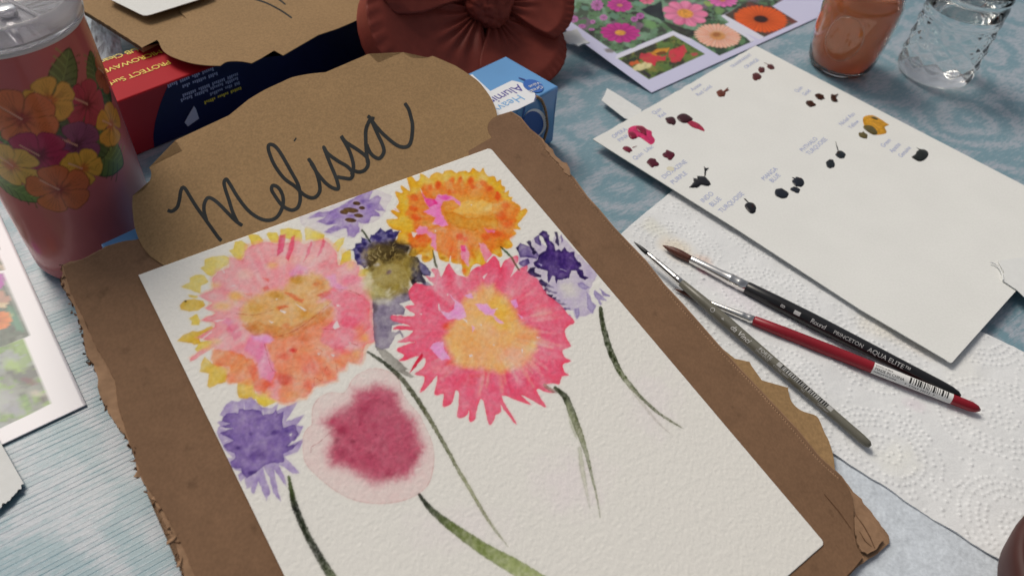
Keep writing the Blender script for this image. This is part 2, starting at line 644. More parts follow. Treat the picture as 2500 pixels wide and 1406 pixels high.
# ------------------------------------------------------------------ tablecloth (the surface everything rests on)
def cloth_material():
    m = bpy.data.materials.new("ribbed_vinyl_cloth")
    m.use_nodes = True
    nt = m.node_tree
    N, L = nt.nodes, nt.links
    b = N["Principled BSDF"]
    tc = N.new("ShaderNodeTexCoord")
    rot = N.new("ShaderNodeMapping")
    rot.inputs["Rotation"].default_value = (0, 0, math.radians(-40.5))
    L.new(tc.outputs["Object"], rot.inputs[0])
    sep = N.new("ShaderNodeSeparateXYZ")
    L.new(rot.outputs[0], sep.inputs[0])

    def math_(op, a, c=None):
        n = N.new("ShaderNodeMath")
        n.operation = op
        for i, v in enumerate((a, c)):
            if v is None:
                continue
            if isinstance(v, (int, float)):
                n.inputs[i].default_value = v
            else:
                L.new(v, n.inputs[i])
        return n.outputs[0]
    ribp = math_('MULTIPLY', sep.outputs[1], 1 / 0.0062)
    frac = math_('FRACT', ribp)
    row = math_('FLOOR', ribp)
    saw = math_('ABSOLUTE', math_('SUBTRACT', frac, 0.5))       # 0.5 in the groove
    groove = N.new("ShaderNodeMapRange")
    groove.inputs[1].default_value = 0.43
    groove.inputs[2].default_value = 0.5
    L.new(saw, groove.inputs[0])
    # print: rows are shifted a little, so that the pattern breaks up along the ribs
    wh = N.new("ShaderNodeTexWhiteNoise")
    wh.noise_dimensions = '1D'
    L.new(row, wh.inputs["W"])
    sh = math_('MULTIPLY', math_('SUBTRACT', wh.outputs["Value"], 0.5), 0.006)
    xs = math_('ADD', sep.outputs[0], sh)
    cmb = N.new("ShaderNodeCombineXYZ")
    L.new(xs, cmb.inputs[0])
    L.new(sep.outputs[1], cmb.inputs[1])
    nz = N.new("ShaderNodeTexNoise")
    nz.inputs["Scale"].default_value = 22
    nz.inputs["Detail"].default_value = 2
    L.new(cmb.outputs[0], nz.inputs["Vector"])
    wv = N.new("ShaderNodeVectorMath")
    wv.operation = 'MULTIPLY_ADD'
    L.new(nz.outputs["Color"], wv.inputs[0])
    wv.inputs[1].default_value = (0.03, 0.03, 0)
    L.new(cmb.outputs[0], wv.inputs[2])
    vo = N.new("ShaderNodeTexVoronoi")
    vo.inputs["Scale"].default_value = 13
    L.new(wv.outputs[0], vo.inputs["Vector"])
    rings = math_('SINE', math_('MULTIPLY', vo.outputs["Distance"], 24.0))
    n2 = N.new("ShaderNodeTexNoise")
    n2.inputs["Scale"].default_value = 110
    n2.inputs["Detail"].default_value = 4
    dash = N.new("ShaderNodeMapping")
    dash.inputs["Scale"].default_value = (1.3, 4.0, 1)
    L.new(cmb.outputs[0], dash.inputs[0])
    L.new(dash.outputs[0], n2.inputs["Vector"])
    pat = math_('ADD', rings, math_('MULTIPLY', math_('SUBTRACT', n2.outputs[0], 0.5), 7.0))
    pr = N.new("ShaderNodeMapRange")
    pr.inputs[1].default_value = -0.8
    pr.inputs[2].default_value = 1.4
    pr.inputs[3].default_value = 0.0
    pr.inputs[4].default_value = 0.68
    L.new(pat, pr.inputs[0])
    v2 = N.new("ShaderNodeTexNoise")
    v2.inputs["Scale"].default_value = 9
    L.new(cmb.outputs[0], v2.inputs["Vector"])
    blues = N.new("ShaderNodeMix")
    blues.data_type = 'RGBA'
    blues.inputs[6].default_value = (*alb((112, 146, 156), 0.62), 1)
    blues.inputs[7].default_value = (*alb((140, 168, 174), 0.62), 1)
    L.new(v2.outputs[0], blues.inputs[0])
    mx = N.new("ShaderNodeMix")
    mx.data_type = 'RGBA'
    L.new(pr.outputs[0], mx.inputs[0])
    L.new(blues.outputs[2], mx.inputs[6])
    mx.inputs[7].default_value = (*alb((184, 183, 187), 0.68), 1)
    # tiny darker dots in the pale print
    v3 = N.new("ShaderNodeTexNoise")
    v3.inputs["Scale"].default_value = 700
    L.new(tc.outputs["Object"], v3.inputs["Vector"])
    dr = N.new("ShaderNodeMapRange")
    dr.inputs[1].default_value = 0.3
    dr.inputs[2].default_value = 0.7
    dr.inputs[3].default_value = 0.9
    dr.inputs[4].default_value = 1.08
    L.new(v3.outputs[0], dr.inputs[0])
    mm = N.new("ShaderNodeMix")
    mm.data_type = 'RGBA'
    mm.blend_type = 'MULTIPLY'
    mm.inputs[0].default_value = 1
    L.new(mx.outputs[2], mm.inputs[6])
    L.new(dr.outputs[0], mm.inputs[7])
    L.new(mm.outputs[2], b.inputs["Base Color"])
    b.inputs["Roughness"].default_value = 0.32
    b.inputs["Specular IOR Level"].default_value = 0.36
    bp = N.new("ShaderNodeBump")
    bp.inputs["Strength"].default_value = 0.22
    bp.inputs["Distance"].default_value = 0.0005
    bp.invert = True
    n4 = N.new("ShaderNodeTexNoise")
    n4.inputs["Scale"].default_value = 40
    L.new(tc.outputs["Object"], n4.inputs["Vector"])
    ridge = N.new("ShaderNodeMapRange")
    ridge.inputs[1].default_value = 0.07
    ridge.inputs[2].default_value = 0.0
    L.new(saw, ridge.inputs[0])
    hsum = math_('ADD', math_('MULTIPLY', math_('SUBTRACT', groove.outputs[0], math_('MULTIPLY', ridge.outputs[0], 0.5)), math_('ADD', wh.outputs["Value"], 0.4)), math_('MULTIPLY', n4.outputs[0], 0.5))
    L.new(hsum, bp.inputs["Height"])
    L.new(bp.outputs[0], b.inputs["Normal"])
    return m


Pc, _, _ = quad_patch(np.array([-1.1, -0.3, 0]), np.array([1.3, -0.3, 0]), np.array([1.3, 1.9, 0]),
                      np.array([-1.1, 1.9, 0]), 40, 40)
cl = sheet("tablecloth", Pc, 0.002, cloth_material())
tag(cl, kind="structure")
tag(prism("table_top", [(-1.1, -0.3, -0.004), (1.3, -0.3, -0.004), (1.3, 1.9, -0.004), (-1.1, 1.9, -0.004)], (0, 0, 1),
          0.03, pmat("table_board", (0.2, 0.13, 0.08), 0.5, noise=[(20, 0.2)])), kind="structure")

# ------------------------------------------------------------------ foil carton under the board
UX = unit([0.6545, 0.7561, 0])               # along the carton
UY = np.array([-UX[1], UX[0], 0])            # away from the painter
UZ = np.array([0, 0, 1.0])
FH = 0.052
FN = T(1363, 211, FH)                        # near right top corner


def box_at(name, corner, ux, uy, lx, ly, h, mat, parent, bev=0.0012):
    """box whose near right top corner is given; runs lx towards -ux and ly towards +uy"""
    a = np.asarray(corner)
    return prism(name, [a, a + uy * ly, a + uy * ly - ux * lx, a - ux * lx], UZ, h, mat, parent, bev)


foil = empty("foil_carton", [FN[0], FN[1], 0],
             "light blue aluminum foil carton with white label panel, propping up the brown board", "carton")
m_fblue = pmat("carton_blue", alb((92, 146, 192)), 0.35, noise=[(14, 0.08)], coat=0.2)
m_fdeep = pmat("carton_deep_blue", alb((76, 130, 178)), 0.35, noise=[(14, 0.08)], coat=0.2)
m_fnavy = pmat("carton_navy", alb((22, 72, 140)), 0.35)
m_fwhite = pmat("carton_white", alb((222, 220, 216)), 0.35)
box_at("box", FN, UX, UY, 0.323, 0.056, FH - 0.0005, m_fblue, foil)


def FT(px, py, off=0.0):
    return T(px, py, FH + off)


def on_plane(px, py, p0, n):
    r = ray(px, py)
    k = ((np.asarray(p0) - C0) @ n) / (r @ n)
    return C0 + r * k[..., None] if np.ndim(k) else C0 + r * k


def FF(px, py, off=0.0):                     # front face of the carton
    return on_plane(px, py, FN - UY * off, UY)


lab = zz("1197,223 1225,209 1250,197 1272,202 1296,216 1312,236 1306,247 1265,267 1212,284")
lab2 = zz("1120,196 1147,184 1153,182 1197,223 1212,284 1170,290")
prism("white_label", FT(lab[:, 0], lab[:, 1], 0.0004), UZ, 0.0003, m_fwhite, foil)
prism("white_label", FT(lab2[:, 0], lab2[:, 1], 0.0008), UZ, 0.0003, m_fwhite, foil)
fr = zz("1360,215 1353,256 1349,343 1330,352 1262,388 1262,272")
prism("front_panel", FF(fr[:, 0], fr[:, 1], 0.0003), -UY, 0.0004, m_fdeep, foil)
c2 = np.array([[1306 + 28 * math.cos(t), 300 + 34 * math.sin(t)] for t in np.linspace(0, 6.283, 28)[:-1]])
prism("ring_print", FF(c2[:, 0], c2[:, 1], 0.0006), -UY, 0.0003, m_fwhite, foil)
c2 = np.array([[1302 + 25 * math.cos(t), 303 + 31 * math.sin(t)] for t in np.linspace(0, 6.283, 28)[:-1]])
prism("round_print", FF(c2[:, 0], c2[:, 1], 0.0009), -UY, 0.0003, m_fnavy, foil)
ribbon("line_print", [zz("1282,258 1279,275 1276,292")], 4.0, lambda x, y, h: FF(x, y, h + 0.0006), m_fnavy, foil)
gv = empty_o = None
c2 = np.array([[1302 + 25 * math.cos(t), 210 + 15 * math.sin(t) + 5 * math.cos(t)] for t in np.linspace(0, 6.283, 30)[:-1]])
oval = prism("oval_emblem", FT(c2[:, 0], c2[:, 1], 0.0007), UZ, 0.0004, pmat("emblem_blue", alb((40, 92, 165)), 0.35), foil)
text_flat("emblem_lettering", "Great", 0.0054, FT(1320, 209, 0.0008), -UX + 0.05 * UY, -UY, M["white"], oval)
text_flat("emblem_lettering", "Value", 0.0048, FT(1314, 200, 0.0008), -UX + 0.05 * UY, -UY, M["white"], oval)
ribbon("emblem_tail", [zz("1266,190 1278,194 1288,199"), zz("1308,228 1308,238 1304,247")], 3.0,
       lambda x, y, h: FT(x, y, h + 0.0006), pmat("emblem_navy", alb((36, 52, 120)), 0.4), foil)
text_flat("lettering", "Alumini", 0.0125, FT(1264, 206, 0.0004), -UX, -UY, pmat("violet_print", alb((70, 58, 140)), 0.4), foil, spacing=0.95)
text_flat("lettering", "Heavy", 0.0115, FT(1266, 231, 0.0004), -UX, -UY, pmat("sky_print", alb((110, 165, 205)), 0.4), foil)

# ------------------------------------------------------------------ brown cardboard the painting lies on
OB = -0.0014
board_px = np.concatenate([
    rag(zz("300,589 330,586"), 9, 0.6, 1, False),
    zz("700,455 1200,288 1212,283 1248,272 1271,286 1294,314 1325,339 1345,372 1363,396 1402,434 1435,480 1463,510 1500,555 1577,635 1623,694 1671,745 1756,842 1807,898 1947,1046 2003,1115 2055,1161"),
    rag(zz("2060,1168 2083,1200 2095,1210 2129,1251 2170,1307 2171,1325 2142,1351 2121,1363 2090,1386 2072,1406 1985,1500"), 9, 0.9, 2, False),
    zz("1300,1900 700,1900"),
    rag(zz("520,1520 449,1406 448,1386 433,1376 435,1353 430,1325 410,1299 402,1276 392,1251 379,1230 364,1212 356,1184 346,1171 335,1148 328,1105 315,1084 305,1059 289,1046 262,1000 242,960 238,920 232,905 230,889 212,871 205,835 202,802 189,774 179,743 168,728 160,707 148,695 153,667 151,646 190,635 215,625 262,600"), 7, 1.1, 3, False)])
board = empty("cardboard_board", BD(1100, 700, OB - 0.004),
              "dark brown torn corrugated cardboard board under the flower painting", "cardboard",
              "cardboard boards")
prism("cardboard_sheet", BD(board_px[:, 0], board_px[:, 1], OB - 0.0007), NB, 0.0032, M["board_pale"], board)
lin_px = np.concatenate([
    zz("306,588 335,585 700,456 1200,289 1212,284 1247,273 1270,288 1292,315 1322,341 1340,374 1360,397 1400,436 1432,481 1460,511 1498,556 1575,636 1621,695 1669,746 1754,843 1805,899 1945,1047 2001,1116 2053,1162"),
    rag(zz("2062,1175 2078,1205 2084,1240 2085,1300 2092,1335 2106,1360 2085,1387 2060,1412 1980,1500"), 8, 1.0, 5, False),
    zz("1300,1880 720,1880"),
    rag(zz("540,1520 476,1406 452,1345 424,1290 384,1225 349,1170 330,1120 314,1070 287,985 281,930 263,894 240,856 220,812 203,774 182,736 169,702 157,662 154,650 192,637 217,627 264,602"), 6, 0.9, 6, False)])
prism("top_liner", BD(lin_px[:, 0], lin_px[:, 1], OB), NB, 0.0006, M["board"], board)
tab = np.concatenate([zz("1213,284 1203,289 1193,300 1190,312 1193,324 1201,336 1172,352 1144,369 1150,440 1500,1000 1400,1800 1980,1500 2060,1412 2085,1387 2106,1360 2092,1335 2085,1300 2084,1240 2078,1205 2062,1175 2053,1162 2001,1116 1945,1047 1805,899 1754,843 1669,746 1621,695 1575,636 1498,556 1460,511 1432,481 1400,436 1360,397 1340,374 1322,341 1292,315 1270,288 1247,273")])
prism("corner_tab", BD(tab[:, 0], tab[:, 1], OB + 0.0011), NB, 0.0006, M["board"], board)
scuff = rag(zz("2086,1262 2098,1255 2120,1262 2140,1290 2158,1316 2140,1340 2118,1352 2104,1345 2094,1325 2088,1295"), 7, 1.2, 8)
prism("scuffed_patch", BD(scuff[:, 0], scuff[:, 1], OB + 0.0013), NB, 0.0006, M["board_pale"], board)
ribbon("crease", [zz("2088,1255 2108,1282 2124,1310 2136,1338"), zz("2012,1205 2050,1250 2078,1290"), zz("2098,1296 2112,1320 2128,1334")],
       3.0, lambda x, y, h: BD(x, y, OB + h + 0.0013), M["board_dark"], board)
# perforated edge: small nubs along the right side
V, f = [], []
pe = crom(zz("1262,290 1300,332 1345,385 1390,433 1432,488 1495,562 1572,643 1650,738 1752,852 1850,953 1940,1055 2000,1125 2050,1170"), 30)
seg = np.concatenate([[0], np.cumsum(np.hypot(*np.diff(pe, axis=0).T))])
for s_ in np.arange(0, seg[-1], 7.5):
    p = np.array([np.interp(s_, seg, pe[:, 0]), np.interp(s_, seg, pe[:, 1])])
    c = BD(p[0], p[1], OB + 0.0011)
    k = len(V)
    for dx_, dy_, h_ in ((-1, -1, 0), (1, -1, 0), (1, 1, 0), (-1, 1, 0), (0, 0, 1)):
        V.append(c + DXB * dx_ * 0.0005 + DYB * dy_ * 0.0007 + NB * h_ * 0.0005)
    f += [(k, k + 1, k + 4), (k + 1, k + 2, k + 4), (k + 2, k + 3, k + 4), (k + 3, k, k + 4)]
tag(mesh_np("perforation_nubs", V, f, M["board_pale"], board, None, False), kind="stuff")
# fibres and crumbs of the torn left edge
rng = np.random.default_rng(4)
te = crom(zz("151,646 153,667 160,707 189,774 202,802 212,871 232,905 262,1000 305,1059 328,1105 346,1171 379,1230 402,1276 430,1325 435,1353 449,1406"), 12)
V, f = [], []
for i in range(150):
    p = te[rng.integers(len(te))] + rng.normal(size=2) * 2.2
    c = BD(p[0], p[1], OB - 0.001 - rng.random() * 0.002)
    k = len(V)
    for q in range(4):
        V.append(c + rng.normal(size=3) * 0.0009)
    f += [(k, k + 1, k + 2), (k, k + 2, k + 3), (k, k + 3, k + 1), (k + 1, k + 3, k + 2)]
tag(mesh_np("torn_fibres", V, f, M["board_dark"], board, None, False), kind="stuff")
for (x0, y0) in ((340, 1160), (372, 1218), (438, 1374), (420, 1318), (1362, 392), (1378, 408)):
    V, f = [], []
    c = BD(x0, y0, OB - 0.0008)
    for q in range(10):
        V.append(c + rng.normal(size=3) * np.array([0.0011, 0.0011, 0.0006]))
    bm = bmesh.new()
    for v in V:
        bm.verts.new(v)
    bmesh.ops.convex_hull(bm, input=bm.verts)
    me = bpy.data.meshes.new("torn_tuft")
    bm.to_mesh(me)
    bm.free()
    link("torn_tuft", me, M["board_pale"], board, False)
fl = rag(zz("1330,348 1345,362 1360,384 1372,395 1384,398 1391,412 1392,430 1384,425 1366,404 1348,384 1332,364"), 6, 1.2, 9)
prism("torn_flap", BD(fl[:, 0], fl[:, 1], OB + 0.0016), NB, 0.0005, M["board_pale"], board)

# ------------------------------------------------------------------ kraft name sign
sign_px = np.concatenate([
    crom(zz("399,647 378,633 364,622 343,593 330,558 324,519 323,496 324,478"), 5),
    crom(zz("338,473 356,458 364,445 369,430 368,417 364,409"), 4),
    zz("445,369 428,343 559,282"),
    crom(zz("607,243 646,220 689,200 715,189 755,181 795,177"), 4),
    zz("900,132 923,154 984,128"),
    crom(zz("999,139 1013,143 1030,143 1044,141 1056,137"), 3),
    crom(zz("1112,161 1163,195 1189,225 1203,248 1211,268 1214,283"), 4),
    zz("1225,300 1230,340 1150,375 1120,440 440,690")])
sign = prism("name_sign", BD(sign_px[:, 0], sign_px[:, 1], -0.0006), NB, 0.0005, M["kraft"])
tag(sign, "scalloped kraft paper sign lettered Melissa behind the flower painting", "sign", "kraft paper name signs")
mel = [
    zz("409,513 416,516 424,514 433,505 438,488 441,468 446,456"),
    zz("444,457 452,461 465,482 480,506 500,534 520,562 533,580 541,588"),
    zz("505,540 499,520 498,502 503,488 512,483 530,494 556,520 576,540 592,551"),
    zz("580,543 568,518 559,489 550,462 547,446 552,438 559,446 582,484 607,515 633,533 656,538 676,530 689,507 691,482 681,460 667,453 663,463 671,478 688,501 706,512 719,512 729,503 733,482 728,452 710,418 686,376 672,358 661,353 655,358 658,375 671,405 694,436 720,455 740,474 758,483 772,480 781,464 777,436 766,407 752,387"),
    zz("758,397 774,422 794,446 812,459 826,460 821,436 804,395 789,356"),
    zz("790,358 800,375 826,394 848,407 861,423 856,436 840,435 822,432"),
    zz("858,428 863,405 853,369 833,333 845,348 873,366 894,383 899,400 891,415 877,420 864,417"),
    zz("898,400 895,375 893,345 893,320 898,303 906,290 914,291"),
    zz("897,284 905,291 921,326 934,354 937,372 926,387 911,381 901,368 895,352"),
    zz("906,293 921,312 940,332 971,356 994,358 1004,342 1007,307 1002,282 997,266 988,252")]
mel = [crom(p, 6) for p in mel]
dot = np.array([[720 + 0.3 * i - 1, 340 + 0.2 * i] for i in range(12)])
ribbon("lettering", mel, 9.0, lambda x, y, h: BD(x, y, -0.0006 + h), M["ink"], sign)
ribbon("lettering_dot", [dot], 10.0, lambda x, y, h: BD(x, y, -0.0006 + h), M["ink"], sign)
# ------------------------------------------------------------------ the flower painting (paper with the colours of its wash)
pTL, pTR, pBR = BD(338, 672), BD(1197, 362), BD(2014, 1326)
pBL = pTL + pBR - pTR
NU, NV = 600, 800
Pp, uu, vv = quad_patch(pTL, pTR, pBR, pBL, NU, NV)
Wm, Hm = np.linalg.norm(pTR - pTL), np.linalg.norm(pBR - pTR)
# rounded right corners
rx = 0.0026
for vc, sg in ((0.0, 1), (1.0, -1)):
    du = (1 - uu) * Wm * np.ones_like(vv)
    dv = (vv if sg > 0 else 1 - vv) * Hm * np.ones_like(uu)
    k = (du < rx) & (dv < rx)
    ax, ay = rx - du, rx - dv
    rr = np.hypot(ax, ay)
    s_ = np.where(k & (rr > rx), rx / np.maximum(rr, 1e-9), 1.0)
    ddu = (rx - ax * s_) - du
    ddv = ((rx - ay * s_) - dv) * sg
    Pp = Pp - (ddu * k)[..., None] * unit(pTR - pTL) + (ddv * k)[..., None] * unit(pBR - pTR)
Xp, Yp = proj(Pp)
cv = Canvas(Xp, Yp, alb((223, 217, 204)))
n = fbm(Xp, Yp, 260, 3, 3)
cv.C *= (1 + 0.03 * (n - 0.5))[..., None]
cv.blob(1390, 1180, 150, 110, (224, 212, 206), 0.6, soft=0.9)
cv.blob(1120, 1290, 180, 80, (224, 213, 206), 0.5, soft=0.9)
cv.blob(1590, 980, 90, 120, (224, 213, 207), 0.5, soft=0.9)


def Z(ox, oy, w, W):
    k = w / W
    return lambda s: zz(s, ox, oy, k)


# ---- wide yellow and pink bloom on the left
A = Z(420, 540, 540, 1651)
yel, yel2 = (222, 198, 92), (216, 182, 74)
for i, s in enumerate([
        "570,110 600,100 650,105 680,140 670,190 630,200 590,170", "425,220 460,205 470,155 520,148 570,180 555,240 510,305 470,270",
        "245,285 300,265 390,255 430,270 425,320 340,380 300,410 260,400 215,350 245,330",
        "130,425 180,398 245,405 275,455 215,485 210,540 140,520 65,490 130,460", "120,548 190,560 195,575 130,570",
        "58,630 90,590 160,580 230,595 252,630 200,665 130,678 62,660", "125,725 185,695 210,740 200,775 140,775 150,745",
        "35,900 80,850 150,820 200,825 290,780 310,800 200,860 215,910 170,925 150,910",
        "170,960 210,905 300,885 330,920 280,960 190,978",
        "205,1125 215,1060 245,1010 300,1060 410,1080 440,1100 400,1200 340,1220 280,1245 260,1230 275,1140",
        "490,1200 560,1160 625,1220 620,1330 500,1320 488,1280", "610,1290 700,1260 780,1180 805,1270 800,1340 690,1390 640,1360",
        "700,100 720,85 780,85 800,120 790,165 740,160", "805,60 870,50 960,70 975,110 970,160 930,170 915,140 810,120",
        "990,65 1000,40 1100,75 1140,100 1130,150 1090,185 1040,140 995,150", "1235,140 1290,120 1280,170 1240,230 1190,190",
        "1270,250 1330,210 1340,290 1250,340", "1385,370 1450,355 1490,380 1470,420 1390,410"]):
    cv.poly(A(s), yel if i not in (5, 7, 9, 10) else yel2, 0.92, 1.3, 2.0, 14, 0.3, 2.0, 0.15, seed=i)
pinkA = A("300,430 330,395 345,370 420,350 435,270 520,290 560,200 680,160 790,170 850,165 930,150 990,170 1060,150 1150,150 1230,230 1240,330 1340,300 1400,350 1395,410 1490,430 1470,500 1500,600 1495,700 1500,800 1510,900 1440,930 1410,1060 1310,1045 1290,1110 1235,1120 1225,1185 1130,1210 1065,1230 1030,1280 1000,1310 940,1320 910,1350 850,1355 790,1340 700,1290 650,1290 610,1240 620,1220 580,1180 500,1200 420,1190 410,1100 330,1060 310,960 330,930 160,1040 150,1010 310,900 220,880 190,870 310,800 310,760 220,740 330,690 250,650 300,610 200,560 310,510")
cv.poly((pinkA - pinkA.mean(0)) * 1.035 + pinkA.mean(0), (231, 178, 142), 0.55, 3, 4, 9, 0.2, 2, 0.4, 14, seed=2)
cv.poly(crom(pinkA, 3, True), (230, 162, 162), 0.95, 1.5, 3.0, 14, 0.35, 2.5, 0.10, 40, seed=3)
for (x, y, r1, r2, c, a) in [(480, 560, 110, 60, (228, 182, 128), .7), (640, 330, 90, 70, (226, 140, 150), .6), (820, 290, 150, 60, (232, 182, 160), .6),
                             (1020, 280, 120, 50, (234, 178, 165), .6), (1150, 330, 90, 50, (224, 138, 142), .6), (420, 610, 140, 40, (231, 176, 146), .7),
                             (350, 850, 120, 60, (230, 165, 160), .7), (1330, 440, 110, 60, (226, 130, 150), .7), (540, 400, 90, 60, (231, 186, 170), .7),
                             (380, 480, 60, 45, (228, 152, 152), .6)]:
    cv.blob(420 + x * .327, 540 + y * .327, r1 * .327, r2 * .327, c, a, soft=0.8, nz=0.4, ns=30, seed=int(x) % 50)
for (x, y, r1, r2) in [(420, 1110, 110, 60), (560, 1230, 60, 60), (700, 1290, 90, 50), (260, 930, 70, 40), (380, 640, 120, 50), (480, 560, 90, 50), (330, 900, 60, 40), (1330, 330, 60, 50),
                       (1460, 700, 40, 120), (1440, 880, 60, 70), (900, 1310, 110, 40), (760, 330, 80, 40), (1270, 230, 50, 60), (330, 480, 70, 40)]:
    cv.blob(420 + x * .327, 540 + y * .327, r1 * .327, r2 * .327, (232, 192, 108), 0.6, soft=0.95, nz=0.4, ns=22, seed=int(x + y) % 50)
# salmon and coral lower half
cv.poly(A("690,920 830,820 950,800 1060,720 1200,640 1210,760 1150,830 1200,940 1340,960 1430,940 1410,1060 1310,1045 1290,1110 1235,1120 1225,1185 1130,1210 1065,1230 1030,1280 1000,1310 940,1320 910,1350 850,1355 790,1340 800,1200 740,1080"),
        (229, 148, 104), 0.85, 10, 8, 18, 0.1, 3, 0.3, 40, seed=8)
cv.poly(A("280,1040 310,960 420,960 520,1000 600,1040 650,1180 580,1230 420,1210 400,1180 440,1090 300,1070"), (228, 152, 100), 0.85, 4, 5, 14, 0.2, 3, 0.3, seed=12)
cv.poly(A("560,1090 640,1060 650,1180 780,1130 760,1200 690,1280 620,1260 610,1200"), (226, 132, 96), 0.7, 5, 5, 14, 0.15, 3, 0.3, seed=13)
cv.poly(A("1110,540 1210,505 1300,520 1420,560 1480,620 1490,800 1400,860 1330,920 1210,960 1110,900 1120,800 1230,740 1220,640"),
        (229, 132, 144), 0.85, 5, 6, 18, 0.25, 3, 0.3, 30, seed=14)
for (x, y, r1, r2, c, a) in [(1330, 740, 110, 80, (236, 96, 122), .75), (1270, 960, 90, 60, (238, 104, 122), .75), (1180, 850, 90, 60, (230, 124, 122), .6),
                             (905, 965, 60, 34, (214, 58, 72), .85), (840, 1180, 110, 60, (206, 88, 82), .7), (1030, 1090, 120, 70, (224, 140, 128), .6),
                             (1000, 960, 110, 60, (228, 160, 112), .6), (1400, 830, 80, 110, (230, 150, 104), .6), (1380, 990, 60, 60, (226, 160, 104), .8),
                             (840, 1010, 80, 40, (222, 100, 86), .5), (1150, 1130, 70, 50, (226, 120, 98), .6), (1010, 1220, 60, 50, (222, 104, 92), .5),
                             (900, 1290, 90, 40, (226, 148, 96), .8), (720, 1220, 60, 50, (226, 118, 84), .6), (1210, 1000, 70, 60, (230, 146, 140), .6),
                             (620, 1120, 60, 60, (222, 108, 88), .5), (980, 870, 120, 50, (214, 128, 84), .6)]:
    cv.blob(420 + x * .327, 540 + y * .327, r1 * .327, r2 * .327, c, a, soft=0.85, nz=0.45, ns=24, seed=int(y) % 50)
for s, c in [("560,890 600,840 650,870 730,850 755,890 700,915 720,1000 780,1120 740,1200 660,1160 630,1020 540,960", (226, 146, 172)),
             ("870,390 930,330 1010,340 1020,385 900,430", (222, 146, 178)), ("1140,410 1220,400 1230,460 1310,500 1280,525 1190,490", (224, 160, 188)),
             ("370,760 400,720 460,740 440,800", (224, 146, 172)), ("400,800 480,760 520,860 470,890", (226, 128, 146)),
             ("590,860 660,840 740,860 750,890 700,915 620,890", (226, 168, 200))]:
    cv.poly(A(s), c, 0.8, 5, 5, 12, 0.1, 2, 0.3, seed=len(s) % 40)
# ochre heart
cv.poly(A("520,620 600,560 700,520 850,500 860,440 950,400 1050,390 1140,430 1190,500 1120,540 1100,600 1180,600 1170,640 1100,700 1020,750 930,800 850,830 800,860 720,830 620,830 540,760 500,700"),
        (218, 176, 100), 0.8, 10, 8, 16, 0.1, 3, 0.25, 26, seed=21)
cv.poly(A("530,770 620,740 720,780 850,800 1000,740 1100,690 1180,640 1190,700 1060,790 930,850 800,880 700,840 600,850"), (210, 142, 74), 0.65, 6, 6, 14, 0.2, 3, 0.3, seed=22)
for (x, y, r1, r2, c, a) in [(930, 440, 80, 50, (196, 148, 52), .7), (1110, 470, 70, 50, (214, 140, 74), .7), (620, 660, 120, 70, (214, 170, 92), .6),
                             (790, 560, 70, 50, (196, 152, 54), .7), (1000, 690, 90, 50, (204, 148, 58), .6), (610, 800, 70, 40, (196, 122, 54), .6),
                             (850, 780, 60, 36, (216, 128, 84), .6), (1080, 470, 40, 24, (216, 128, 80), .7)]:
    cv.blob(420 + x * .327, 540 + y * .327, r1 * .327, r2 * .327, c, a, soft=0.8, nz=0.4, ns=20, seed=int(x + y) % 50)
for s, c in [("840,540 890,535 980,590 970,615 900,580", (216, 104, 72)), ("780,640 840,620 870,640 800,665", (210, 96, 62)),
             ("670,500 710,485 735,510 690,525", (222, 108, 92)), ("680,430 730,430 720,455", (222, 118, 100)), ("1090,555 1170,520 1190,540 1120,590", (212, 98, 84)),
             ("530,540 600,545 590,575", (222, 132, 112))]:
    cv.poly(A(s), c, 0.7, 4, 4, 12, 0.1, 2, 0.2, seed=30)
for s in ["780,260 800,110 850,100 830,230", "870,300 850,280 890,120 920,110 905,220", "980,310 1010,210 1040,150 1050,165 1020,250",
          "1080,275 1100,220 1130,130 1145,150 1115,240"]:
    cv.poly(A(s), (216, 74, 116) if s[0] == "7" else (222, 104, 128), 0.85, 2.5, 2, 12, 0.2, 2, 0.2, seed=31)
for s in ["1200,790 1230,740 1250,790 1215,810", "430,495 470,475 475,485", "810,660 855,680 840,690 805,668", "920,615 1005,665 985,672", "720,740 760,755 740,765",
          "310,745 400,730 340,755", "1315,900 1340,910 1325,915", "1185,990 1215,1000 1200,1012", "205,890 300,820 295,835 215,892", "1225,625 1255,632 1230,640",
          "370,355 395,385 385,390", "775,580 788,582 780,590", "1085,985 1105,990 1095,1000"]:
    cv.poly(A(s), (226, 216, 210), 0.9, 1.2, 1.5, 8, 0.1, 1, 0.1, seed=33)
for s in ["1090,800 1200,810 1260,800", "1060,1230 1065,1170 1110,1190", "1120,1190 1150,1090 1160,1100", "1220,1040 1235,1130", "480,690 620,700 760,660",
          "800,860 930,810 1080,700 1190,600", "1230,510 1330,520 1430,570", "690,920 740,1090 780,1130", "1080,950 1120,975 1100,1010", "1310,900 1390,930"]:
    cv.stroke(A(s), [1.6, 1.8, 1.2], [(206, 96, 84)], 0.45, 1.0, 1.2, seed=35)
cv.blob(453, 736, 3.4, 2.6, (40, 36, 30), 1, soft=0.4, nz=0.2)

